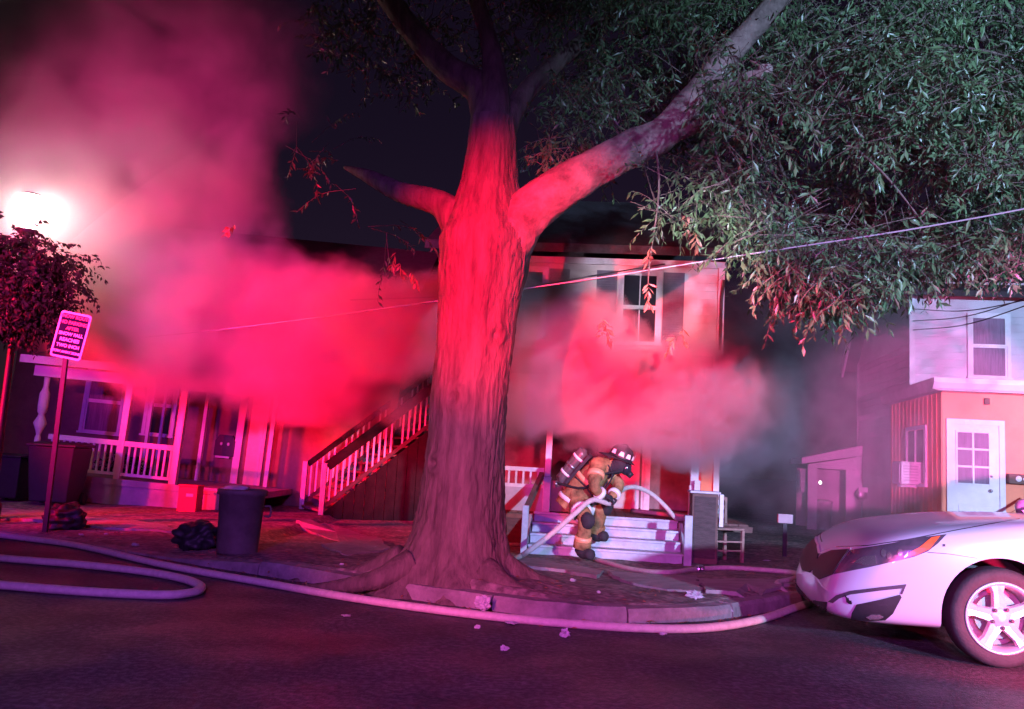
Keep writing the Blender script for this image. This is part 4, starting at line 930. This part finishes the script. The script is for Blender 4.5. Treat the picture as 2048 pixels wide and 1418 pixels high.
# wheel-well walls get the dark liner
body_me.materials.append(MATS['black_plastic'])
for p in body_me.polygons:
    p.use_smooth = True; c = p.center; p.material_index = 0
    for ws in (OV, OV+2.8):
        if math.hypot(c.x-ws, c.z-WR-.01) < .396 and abs(c.y) < .895 and abs(c.y) > .5: p.material_index = 1
body = bpy.data.objects.new('body', body_me); COL.objects.link(body); body.parent = car
es = body.modifiers.new('e', 'EDGE_SPLIT'); es.split_angle = R(38)
eyeL = RM.transposed() @ (EYE - car_o)
def decal(name, poly, material, h=.004, mirror=True, step=9.0, zoom=True, parent=None, grid=None):
    """a panel that follows the car's skin: outline measured in the photograph, laid on the body"""
    pl = [(1560 + x*.2821, 960 + y*.2821) for x, y in poly] if zoom else list(poly)
    out = []
    for a, b in zip(pl, pl[1:] + pl[:1]):
        k = max(1, int(math.hypot(b[0]-a[0], b[1]-a[1])/step)); out += [(a[0]+(b[0]-a[0])*i/k, a[1]+(b[1]-a[1])*i/k) for i in range(k)]
    nb = len(out); pts = list(out); xs = [p[0] for p in pl]; ys = [p[1] for p in pl]
    x = min(xs) + step/2
    while x < max(xs):
        y = min(ys) + step/2
        while y < max(ys):
            if inside((x, y), pl) and min(math.hypot(x-q[0], y-q[1]) for q in out) > step*.45: pts.append((x, y))
            y += step
        x += step
    vs, _, fs, *_ = delaunay_2d_cdt([Vector(p) for p in pts], [], [list(range(nb))], 1, 1e-4)
    top = []; bot = []
    for v in vs:
        d = (RM.transposed() @ ray(v.x, v.y)).normalized(); loc, nr, _, _ = full_bvh.ray_cast(eyeL, d)
        if loc is None: loc, nr, _, _ = full_bvh.find_nearest(eyeL + d*6.4)
        top.append(loc + nr*h); bot.append(loc - nr*.006)
    res = []
    for sg in ((1, -1) if mirror else (1,)):
        m = MB(); k = len(top)
        m.v = [(p.x, p.y*sg, p.z) for p in top + bot]; m.f = [tuple(f) for f in fs]
        ec = {}
        for f in fs:
            for i in range(len(f)): e_ = (f[i], f[(i+1) % len(f)]); ec[e_] = 1
        for (a, b) in list(ec):
            if (b, a) not in ec: m.f.append((a, k+a, k+b, b))
        m.mi = [0]*len(m.f); res.append(m.build(name, material, parent or car, smooth=False))
    return res
hl = decal('headlight', [(500,500),(620,480),(800,450),(950,415),(1180,388),(1120,450),(1050,505),(950,545),(800,580),(650,615),(520,640),(385,668),(440,580)], 'lamp_dark', .006)
decal('turn_lens', [(1075,412),(1135,402),(1060,490),(960,535),(880,550),(905,520),(985,480)], 'amber_lens', .011)
decal('reflector', [(600,545),(680,538),(688,600),(600,608),(560,596),(510,592)], 'lamp_chrome', .012, step=5)
for c in ((735,520),(775,540),(850,515)): decal('lamp_bulb', [(c[0]+18*math.cos(R(45*k)), c[1]+26*math.sin(R(45*k))) for k in range(8)], 'lamp_chrome', .012, step=4)
decal('grille', [(300,530),(370,503),(492,497),(432,580),(378,668),(280,705),(240,670),(238,600)], 'black_plastic', .010, step=5)
decal('grille_trim', [(285,520),(370,492),(505,486),(505,496),(370,503),(297,532)], 'alloy', .012, step=5)
decal('fog_shade_panel', [(545,882),(700,850),(850,812),(862,830),(800,945),(745,988),(620,990),(505,980),(512,940)], 'black_plastic', .011, step=4)  # raised dark panel, the shade of a recess put into its colour
decal('fog_lamp', [(610,965),(650,948),(700,950),(735,965),(700,978),(640,978)], 'lamp_chrome', .017, step=4)
decal('crease_shade_band', [(345,862),(400,818),(500,785),(700,760),(897,738),(866,812),(852,806),(868,768),(700,785),(500,812),(420,840),(378,872)], 'lamp_dark', .007, step=3.5)  # dark band draws the shade along the bumper crease
decal('lower_grille', [(195,848),(335,865),(322,975),(240,955),(200,935)], 'black_plastic', .012, step=4)
decal('shut_line', [(1045,510),(1200,522),(1400,553),(1400,557),(1200,527),(1045,515)], 'lamp_dark', .0015, step=5)
decal('shut_line', [(500,1068),(530,1050),(555,1020),(559,1022),(535,1054),(505,1072)], 'lamp_dark', .0015, step=5)
decal('shut_line', [(400,470),(620,462),(900,420),(1250,352),(1700,270),(1700,276),(1250,358),(900,427),(620,468),(400,476)], 'lamp_dark', .0015, step=6)
decal('side_marker', [(1152,455),(1172,455),(1172,472),(1152,472)], 'lamp_dark', .003, step=4)
def wheel(ws, sg):
    w = empty('wheel'); w.parent = car; w.location = (ws, sg*.79, WR); w.rotation_euler = (0, 0, 0 if sg < 0 else math.pi)
    F = Matrix.Rotation(R(90), 4, 'X')             # lathe axis -> local -y is the outer face
    m = MB(); m.lathe([(.235,-.10),(.27,-.108),(.30,-.108),(.325,-.095),(.335,-.06),(.335,.06),(.325,.095),(.30,.108),(.27,.108),(.235,.10)], 48, F)
    # open the caps: tyre is a ring
    m.f = m.f[:-2]; m.mi = m.mi[:-2]; m.build('tyre', 'tyre_rubber', w, smooth=True)
    m = MB(); m.lathe([(.24,.10),(.245,.108),(.232,.112),(.218,.095),(.205,.06),(.2,-.09),(.238,-.1)], 48, F); m.f = m.f[:-2]; m.mi = m.mi[:-2]; rim = m.build('rim', 'alloy', w, smooth=True)
    m = MB(); m.lathe([(.02,.0),(.15,.0),(.15,.02),(.02,.02)], 32, F); m.build('brake_disc', 'rotor', w)
    m = MB(); m.lathe([(.01,-.05),(.2,-.05),(.2,-.03),(.01,-.03)], 32, F); m.build('backing_plate', 'rust_metal', w)
    for k in range(5):
        a = R(90 + 72*k + 6); c, s_ = math.cos(a), math.sin(a); m = MB()
        sec = [(.035, .058, .088, .03), (.10, .046, .092, .03), (.17, .040, .094, .03), (.222, .058, .098, .03)]
        for r_, hw, yo, th in sec:
            for u, y in ((-hw, yo-th), (-hw*.8, yo), (0, yo-.006), (hw*.8, yo), (hw, yo-th)):
                m.v.append((c*r_ - s_*u, -y, s_*r_ + c*u))
        for i in range(3):
            for j in range(4): m.f.append((i*5+j, i*5+j+1, (i+1)*5+j+1, (i+1)*5+j))
            m.f.append((i*5+4, i*5, (i+1)*5, (i+1)*5+4))
        m.f += [(0,1,2,3,4), (15,16,17,18,19)]; m.mi = [0]*len(m.f); m.build('spoke', 'alloy', w)
        a2 = a + R(36); m = MB(); m.lathe([(.014,.0),(.014,.03),(.008,.036)], 10, Matrix.Translation((math.cos(a2)*.066, -.075, math.sin(a2)*.066)) @ F); m.build('lug_nut', 'lamp_dark', w)
    m = MB(); m.lathe([(.088,.05),(.088,.082),(.05,.088),(.032,.1),(.02,.102)], 24, F); m.build('hub_cap', 'alloy', w, smooth=True)
    return w
for ws in (OV, OV+2.8):
    for sg in (-1, 1): wheel(ws, sg)
# cabin
cab_st = [(2.0,.78,1.02,1.05),(2.28,.73,1.0,1.23),(2.6,.66,1.0,1.40),(2.9,.64,1.0,1.445),(3.4,.64,1.0,1.43),(3.9,.68,1.02,1.28),(4.35,.74,1.04,1.10)]
m = MB()
for s_, w, z0, z1 in cab_st: m.v += [(s_,-.84,z0-.06),(s_,-w-.02,z1-.06),(s_,-w+.1,z1),(s_,0,z1+.02),(s_,w-.1,z1),(s_,w+.02,z1-.06),(s_,.84,z0-.06)]
for i in range(len(cab_st)-1):
    for j in range(6): m.f.append((i*7+j, i*7+j+1, (i+1)*7+j+1, (i+1)*7+j)); m.mi.append(0 if j in (0, 5) or i in (0, 1, 4, 5) else 1)
m.build('cabin', ['dark_glass', 'car_paint'], car, smooth=True)
for sg in (-1, 1):
    for a, b, w_ in (((2.0,sg*.79,1.02),(2.58,sg*.665,1.40),.06), ((3.5,sg*.655,1.41),(4.3,sg*.78,1.06),.08), ((2.95,sg*.80,1.0),(2.95,sg*.66,1.39),.06)):
        MB().bar(a, b, w_, .05).build('pillar', 'car_paint', car)
    m = MB(); m.blob((2.1,sg*1.0,1.06),(.06,.12,.08),2); m.build('mirror', 'car_paint', car, smooth=True)
    MB().box(2.3,2.5,sg*.905-.012,sg*.905+.012,.86,.885).build('door_handle', 'car_paint', car, bevel=.005)
    m = MB(); m.blob((4.86,sg*.68,.86),(.08,.16,.1),2); m.build('tail_lamp', 'red_tone', car, smooth=True)
# ================================================================== FIREFIGHTER
fb = P(1166, 1112, 10.75); fb.z = verge_z(fb.x, fb.y)
ff = empty('person', fb, 0, 'crouching firefighter in tan turnout coat and black helmet gripping a hose', 'person')
def H(px, py, D): return P(px, py, D) - fb
def skin(chains, name, material, sub=2):
    """grow one continuous surface over a skeleton: chains of (point, radius) sharing joints by name"""
    idx = {}; vs = []; rd = []; ed = []
    for chain in chains:
        prev = None
        for key, p, r in chain:
            if key not in idx: idx[key] = len(vs); vs.append(p); rd.append(r)
            if prev is not None: ed.append((prev, idx[key]))
            prev = idx[key]
    me = bpy.data.meshes.new(name); me.from_pydata([tuple(v) for v in vs], ed, []); o = bpy.data.objects.new(name, me); COL.objects.link(o)
    md = o.modifiers.new('k', 'SKIN'); md.use_smooth_shade = True
    for i, r in enumerate(rd):
        sv = me.skin_vertices[0].data[i]; sv.radius = (r, r) if not isinstance(r, tuple) else r; sv.use_root = (i == 0)
    sb = o.modifiers.new('s', 'SUBSURF'); sb.levels = sub; sb.render_levels = sub
    bpy.context.view_layer.update(); dg = bpy.context.evaluated_depsgraph_get()
    nm = bpy.data.meshes.new_from_object(o.evaluated_get(dg)); bpy.data.objects.remove(o)
    nm.name = name; nm.materials.clear(); nm.materials.append(MATS[material])
    for p in nm.polygons: p.use_smooth = True
    r_ = bpy.data.objects.new(name, nm); COL.objects.link(r_); r_.parent = ff; return r_
J = dict(pel=H(1152,1000,11.18), sp=H(1168,972,11.15), ch=H(1192,946,11.1), nk=H(1222,932,11.06), hd=H(1240,922,11.02), ht=H(1249,912,11.0),
         hn=H(1150,1008,11.03), kn=H(1172,1036,10.70), an=H(1164,1094,10.78), tn=H(1182,1108,10.66),
         hf=H(1164,1004,11.3), kf=H(1204,1016,11.26), af=H(1192,1062,11.34), tf=H(1210,1071,11.24),
         sn=H(1196,930,10.92), en=H(1186,976,10.76), wn=H(1208,994,10.86),
         sf=H(1212,936,11.28), ef=H(1240,972,11.22), wf=H(1222,997,11.06))
mid = lambda a, b, t: J[a].lerp(J[b], t)
body_o = skin([[('pel',J['pel'],.165),('sp',J['sp'],.17),('ch',J['ch'],.185),('nk',J['nk'],.085),('hd',J['hd'],.10),('ht',J['ht'],.085)],
      [('pel',J['pel'],.165),('hn',J['hn'],.135),('t1',mid('hn','kn',.5),.125),('kn',J['kn'],.10),('c1',mid('kn','an',.4),.095),('an',J['an'],.085)],
      [('pel',J['pel'],.165),('hf',J['hf'],.13),('t2',mid('hf','kf',.5),.12),('kf',J['kf'],.10),('c2',mid('kf','af',.4),.095),('af',J['af'],.085)],
      [('ch',J['ch'],.185),('sn',J['sn'],.12),('u1',mid('sn','en',.5),.10),('en',J['en'],.085),('f1',mid('en','wn',.6),.072),('wn',J['wn'],.055)],
      [('ch',J['ch'],.185),('sf',J['sf'],.12),('u2',mid('sf','ef',.5),.10),('ef',J['ef'],.085),('f2',mid('ef','wf',.6),.072),('wf',J['wf'],.055)]], 'body', 'turnout')
for v in body_o.data.vertices:
    v.co += v.normal*(noise.noise(v.co*8)*.016 + noise.noise(v.co*19)*.007)
def ring(a, b, t, r, w, name, material, flat=1.0):
    c = mid(a, b, t); d = (J[b]-J[a]).normalized(); m = MB(); m.tube([c-d*w/2, c-d*w*.45, c+d*w*.45, c+d*w/2], [r*.9, r, r, r*.9], 20); return m.build(name, material, ff, smooth=True)
ring('sn','en',.42,.112,.07,'sleeve_stripe','reflective_orange'); ring('en','wn',.62,.086,.055,'cuff_stripe','reflective')
ring('sf','ef',.45,.112,.07,'sleeve_stripe','reflective_orange'); ring('ef','wf',.62,.086,.055,'cuff_stripe','reflective')
ring('pel','sp',-.12,.238,.055,'hem_stripe','reflective'); ring('sp','ch',.4,.218,.06,'chest_stripe','reflective_orange')
ring('hn','kn',.55,.138,.06,'trouser_stripe','reflective'); ring('kn','an',.72,.108,.06,'ankle_stripe','reflective_orange'); ring('hf','kf',.6,.133,.06,'trouser_stripe','reflective')
# coat skirt flaring over the hips, collar, chest pocket and trouser cuffs
ax = (J['sp'] - J['pel']).normalized(); m = MB()
path = [J['pel'] - ax*.14, J['pel'] - ax*.10, J['pel'], J['sp'], J['sp'].lerp(J['ch'], .5)]
m.tube(spline(path, 4), [.17,.228,.225,.222,.218,.215,.212,.21,.208,.205,.203,.2,.198,.196,.194,.192,.19], 26)
for i, v in enumerate(m.v):
    v = Vector(v); k_ = noise.noise(v*7 + Vector((3,1,2)))*.022 + noise.noise(v*16)*.01; c_ = J['pel'].lerp(J['ch'], .4); m.v[i] = tuple(v + (v - c_).normalized()*k_)
m.build('coat_skirt', 'turnout', ff, smooth=True)
ring('ch','nk',.72,.135,.09,'collar','turnout_dark')
ring('kn','an',.9,.112,.10,'trouser_cuff','turnout'); ring('kf','af',.9,.110,.10,'trouser_cuff','turnout')
# knee pads
for k, d_ in (('kn', Vector((.02,-.05,-.03))), ('kf', Vector((.05,-.03,.01)))):
    m = MB(); c = J[k] + d_; m.blob(c, (.085,.075,.1), 3, .15, 1.5, 2); m.build('knee_pad', 'turnout_dark', ff, smooth=True)
# boots
for a, t in (('an','tn'), ('af','tf')):
    p, q = J[a], J[t]; zf_ = p.z - .085 if a == 'an' else p.z - .09
    m = MB(); m.tube(spline([p + Vector((0,0,.1)), p, p + Vector((0,0,-.045)), p.lerp(q,.5) + Vector((0,0,-.035)), q + Vector((.02,-.03,-.01))], 4), [.092]*4+[.09]*4+[.085]*4+[.07]*4+[.045], 14, flat=.95); m.build('boot', 'turnout_dark', ff, smooth=True)
# gloves: palm, four curled fingers of different length, thumb
def glove(w, dirv, curl, side):
    dirv = dirv.normalized(); side = side.normalized(); up = dirv.cross(side).normalized(); m = MB()
    m.tube(spline([w - dirv*.03, w + dirv*.03, w + dirv*.085], 4), [.045,.046,.047,.048,.05,.05,.05,.048,.042], 12, flat=.62, up=side)
    for i, ln in enumerate((.062,.075,.07,.054)):
        b = w + dirv*.08 + side*(.034 - .0225*i)
        m.tube(spline([b, b + dirv*ln*.5 + curl*.012, b + dirv*ln*.62 + curl*.045, b + dirv*ln*.25 + curl*.075], 4), [.0125]*9+[.0115]*3+[.009], 8)
    b = w + dirv*.02 + side*.045
    m.tube(spline([b, b + side*.03 + dirv*.03 + curl*.01, b + side*.02 + dirv*.055 + curl*.035], 4), [.016]*5+[.013]*3+[.01], 8)
    return m.build('glove', 'turnout_dark', ff, smooth=True)
glove(J['wn'], Vector((.75,.2,-.25)), Vector((.2,.2,-.9)), Vector((.2,-1,.1))); glove(J['wf'], Vector((-.2,-.7,-.3)), Vector((-.3,-.2,-.9)), Vector((.9,-.2,.1)))
# breathing apparatus: backplate, cylinder with valve, straps
bdir = (J['ch'] - J['sp']).normalized(); back = Vector((-bdir.z, 0.12, bdir.x)); back = (back - bdir*back.dot(bdir)).normalized()
c0, c1 = J['sp'] + back*.27 - bdir*.16, J['ch'] + back*.30 + bdir*.10
m = MB(); m.tube(spline([c0 - bdir*.03, c0, c0 + bdir*.05, c1 - bdir*.05, c1, c1 + bdir*.03], 3), [.03,.045,.06,.075,.082,.085,.086,.086,.086,.085,.08,.07,.055,.04,.03,.02], 20); m.build('air_cylinder', 'cylinder_paint', ff, smooth=True)
m = MB(); m.blob(c0 - bdir*.06, (.045,.045,.045), 2, .3, 2, 1).tube([c0 - bdir*.06, c0 - bdir*.06 + Vector((-.03,-.1,0))], .022, 10); m.build('cylinder_valve', 'metal_grey', ff, smooth=True)
for t in (.25, .5, .78):
    c = c0.lerp(c1, t); m = MB(); m.tube([c - bdir*.016, c + bdir*.016], .093, 20); m.build('cylinder_band', 'reflective' if t != .5 else 'metal_grey', ff, smooth=True)
m = MB(); m.bar(J['sp'] + back*.19 - bdir*.12, J['ch'] + back*.20 + bdir*.12, .26, .04, back); m.build('back_plate', 'turnout_dark', ff)
for dy in (-.13, .13):
    off = Vector((0, dy, 0)); m = MB(); m.tube(spline([J['ch'] + back*.17 + off, J['ch'] + bdir*.17 + back*.05 + off, J['ch'] + bdir*.1 - back*.17 + off, J['sp'] - back*.19 + off*1.2, J['sp'] + off*1.65, J['sp'] + back*.17 + off], 5), .022, 8, flat=.5); m.build('shoulder_strap', 'turnout_dark', ff, smooth=True)
m = MB(); m.tube(spline([c0 - bdir*.05 + Vector((-.02,-.08,0)), J['sp'] + Vector((-.03,-.24,-.02)), J['ch'] + Vector((.05,-.24,-.02)), J['nk'] + Vector((.02,-.14,-.08)), J['hd'] + Vector((.10,-.03,-.10))], 5), .016, 8); m.build('air_line', 'black_rubber', ff, smooth=True)
# head: hood, mask with regulator, helmet
hd = J['hd']; fw = Vector((.86,-.28,-.35)).normalized()
m = MB(); m.tube(spline([J['nk'] - Vector((.05,0,.05)), J['nk'] + Vector((.01,0,-.01)), hd + Vector((-.01,0,-.05)), hd + Vector((0,0,.03))], 4), [.13,.12,.115,.11,.105,.105,.108,.11,.112,.112,.112,.11,.09], 16); m.build('hood', 'turnout_dark', ff, smooth=True)
m = MB(); m.blob(hd + fw*.085 + Vector((0,0,-.05)), (.075,.075,.10), 3, .05); m.build('face_mask', 'dark_glass', ff, smooth=True)
m = MB(); m.tube([hd + fw*.12 + Vector((0,0,-.10)), hd + fw*.17 + Vector((0,0,-.125))], [.045,.04], 14); m.build('regulator', 'black_plastic', ff, smooth=True)
hM = Matrix.Translation(hd + Vector((.012,0,.055))) @ Vector((0,0,1)).rotation_difference(Vector((.34,-.1,.93))).to_matrix().to_4x4()
prof = [(.142,-.012),(.14,.0),(.138,.04),(.128,.085),(.10,.125),(.055,.148),(.012,.154)]
m = MB(); k = 36
for r_, z in prof:
    for j in range(k): a = 2*math.pi*j/k; m.v.append(hM @ Vector((r_*math.cos(a)*1.12, r_*math.sin(a)*.92, z)))
m.f = [(i*k+j, i*k+(j+1) % k, (i+1)*k+(j+1) % k, (i+1)*k+j) for i in range(len(prof)-1) for j in range(k)] + [list(range((len(prof)-1)*k, len(prof)*k))]; m.mi = [0]*len(m.f)
helm = m.build('helmet', 'black_plastic', ff, smooth=True)
m = MB(); vsn = []
for z, ex in ((-.012, 0), (-.028, 1), (-.034, 1), (-.02, 0)):
    for j in range(k):
        a = 2*math.pi*j/k; c, s_ = math.cos(a), math.sin(a); b = ex*(.045 + .085*max(0, -c)**2); m.v.append(hM @ Vector(((.142*1.12+b)*c, (.142*.92+b*.7)*s_, z - ex*.03*max(0, -c))))
m.f = [(i*k+j, i*k+(j+1) % k, ((i+1) % 4)*k+(j+1) % k, ((i+1) % 4)*k+j) for i in range(4) for j in range(k)]; m.mi = [0]*len(m.f); m.build('brim', 'black_plastic', helm, smooth=True)
m = MB(); m.add([hM @ Vector(p) for p in ((.162,-.05,.0),(.162,.05,.0),(.165,.06,.08),(.16,0,.14),(.165,-.06,.08))], [(0,1,2,3,4)]); m.build('front_shield', 'reflective', helm)
for a_ in (-25, -62, -98, -140, 100):
    m = MB(); vs_ = []
    for da, z in ((-13,.012),(13,.012),(8,.068),(-8,.068)):
        a = R(a_+da); rr = .144 if z < .03 else .138; vs_.append(hM @ Vector((rr*math.cos(a)*1.13, rr*math.sin(a)*.935, z)))
    m.add(vs_, [(0,1,2,3)]); m.build('reflective_patch', 'reflective', helm)
m = MB(); m.tube(spline([hM @ Vector((-.15,0,.02)), hM @ Vector((0,0,.168)), hM @ Vector((.15,0,.02))], 8), .009, 6); m.build('crest_ridge', 'black_plastic', helm, smooth=True)
# the hose in the firefighter's hands
c = (J['wn'] + J['wf'])/2 + fb + Vector((.05,0,-.07))
pts = [GV(985,1140) + Vector((0,0,.03)), GV(1035,1120) + Vector((0,0,.03)), P(1060,1100,10.5), P(1110,1062,10.55), P(1150,1027,10.6), P(1185,1000,10.72), c, P(1240,982,11.4), P(1268,974,11.75), P(1300,986,11.95), P(1330,1012,12.0), FB.w((FB.yp(1352,1036,-3.4).x, -3.38, .57)), FB.w((FB.yp(1352,1036,-3.4).x+.15, -2.9, .57)), FB.w((-1.6,-2.0,.57))]
hose('attack_hose', pts, .033, 'raised hose held by the firefighter, slanting up and drooping over the top step', .95)
m = MB()
# ================================================================== SMOKE
def smoke(name, lo, hi, blobs, color, label, nscale=0.9, thr=(0.38, 0.62), warp=0.7, base=0.35, aniso=0.0, inner=.35, wscale=.7):
    """blobs: (centre, radii, density); soft ellipsoids broken up by drifting noise, in world space"""
    m = MB(); m.box(lo[0], hi[0], lo[1], hi[1], lo[2], hi[2])
    mt = bpy.data.materials.new(name); mt.use_nodes = True; nt = mt.node_tree; n = nt.nodes; l = nt.links; n.clear(); MATS[name] = mt
    out = n.new('ShaderNodeOutputMaterial'); pv = n.new('ShaderNodeVolumePrincipled'); l.new(pv.outputs[0], out.inputs['Volume'])
    pv.inputs['Color'].default_value = (*color, 1); pv.inputs['Anisotropy'].default_value = aniso
    tc = n.new('ShaderNodeTexCoord')
    wn_ = n.new('ShaderNodeTexNoise'); wn_.inputs['Scale'].default_value = wscale; wn_.inputs['Detail'].default_value = 4; l.new(tc.outputs['Object'], wn_.inputs['Vector'])
    sub = n.new('ShaderNodeVectorMath'); sub.operation = 'SUBTRACT'; l.new(wn_.outputs['Color'], sub.inputs[0]); sub.inputs[1].default_value = (.5,.5,.5)
    sca = n.new('ShaderNodeVectorMath'); sca.operation = 'SCALE'; l.new(sub.outputs[0], sca.inputs[0]); sca.inputs['Scale'].default_value = warp*2
    pos = n.new('ShaderNodeVectorMath'); pos.operation = 'ADD'; l.new(tc.outputs['Object'], pos.inputs[0]); l.new(sca.outputs[0], pos.inputs[1])
    tot = None
    def math_(op, a, b, clamp=False):
        q = n.new('ShaderNodeMath'); q.operation = op; q.use_clamp = clamp
        for i, v in enumerate((a, b)):
            if isinstance(v, (int, float)): q.inputs[i].default_value = v
            elif v is not None: l.new(v, q.inputs[i])
        return q.outputs[0]
    for c, r, d in blobs:
        s1 = n.new('ShaderNodeVectorMath'); s1.operation = 'SUBTRACT'; l.new(pos.outputs[0], s1.inputs[0]); s1.inputs[1].default_value = tuple(c)
        s2 = n.new('ShaderNodeVectorMath'); s2.operation = 'DIVIDE'; l.new(s1.outputs[0], s2.inputs[0]); s2.inputs[1].default_value = tuple(r)
        ln = n.new('ShaderNodeVectorMath'); ln.operation = 'LENGTH'; l.new(s2.outputs[0], ln.inputs[0])
        mr = n.new('ShaderNodeMapRange'); mr.interpolation_type = 'SMOOTHSTEP'; l.new(ln.outputs['Value'], mr.inputs['Value'])
        for i, v in enumerate((1.0, inner, 0.0, d)): mr.inputs[i+1].default_value = v
        tot = mr.outputs[0] if tot is None else math_('ADD', tot, mr.outputs[0])
    bn = n.new('ShaderNodeTexNoise'); bn.inputs['Scale'].default_value = nscale; bn.inputs['Detail'].default_value = 4; bn.inputs['Roughness'].default_value = .55; bn.inputs['Distortion'].default_value = .4
    l.new(tc.outputs['Object'], bn.inputs['Vector'])
    mr = n.new('ShaderNodeMapRange'); mr.interpolation_type = 'SMOOTHSTEP'; l.new(bn.outputs['Fac'], mr.inputs['Value'])
    for i, v in enumerate((thr[0], thr[1], base, 1.0)): mr.inputs[i+1].default_value = v
    l.new(math_('MULTIPLY', tot, mr.outputs[0]), pv.inputs['Density'])
    o = m.build(name, mt); tag(o, label, kind='stuff')
    if hasattr(mt, 'cycles'): pass
    return o
smoke('smoke', (-12.5, 11.0, .3), (-.2, 15.0, 11.5),
      [(P(40,40,13.0), (5.2,1.8,4.6), 1.4), (P(240,400,13.0), (2.7,1.7,2.3), 2.2), (P(400,640,12.9), (2.6,1.5,1.4), 5), (P(750,650,12.6), (2.2,1.3,.98), 9.0), (P(520,745,13.2), (3.0,1.2,.8), 4), (P(80,420,13.5), (2.4,1.1,2.4), .6)],
      (.86, .78, .80), 'tall drifting smoke column over the white porch and the staircase', nscale=1.1, thr=(.38, .60), base=.22, inner=.5, wscale=.9, warp=.85)
smoke('smoke', (-.6, 10.4, .3), (9.5, 16.0, 6.0),
      [(P(1080,720,11.4), (1.8,1.0,1.2), 12), (P(1100,640,11.5), (.95,.9,.85), 12), (P(1270,790,11.4), (1.55,.9,.85), 12), (P(1390,810,11.6), (1.1,.9,.9), 8), (P(1470,820,12.2), (1.2,.9,1.2), 1.3), (P(1670,820,14.2), (3.4,1.8,2.6), .34)],
      (.80, .69, .71), 'rolling smoke bank pouring out over the porch of the middle house', nscale=1.9, thr=(.40, .60), base=.3, warp=.75, inner=.72, wscale=1.2)
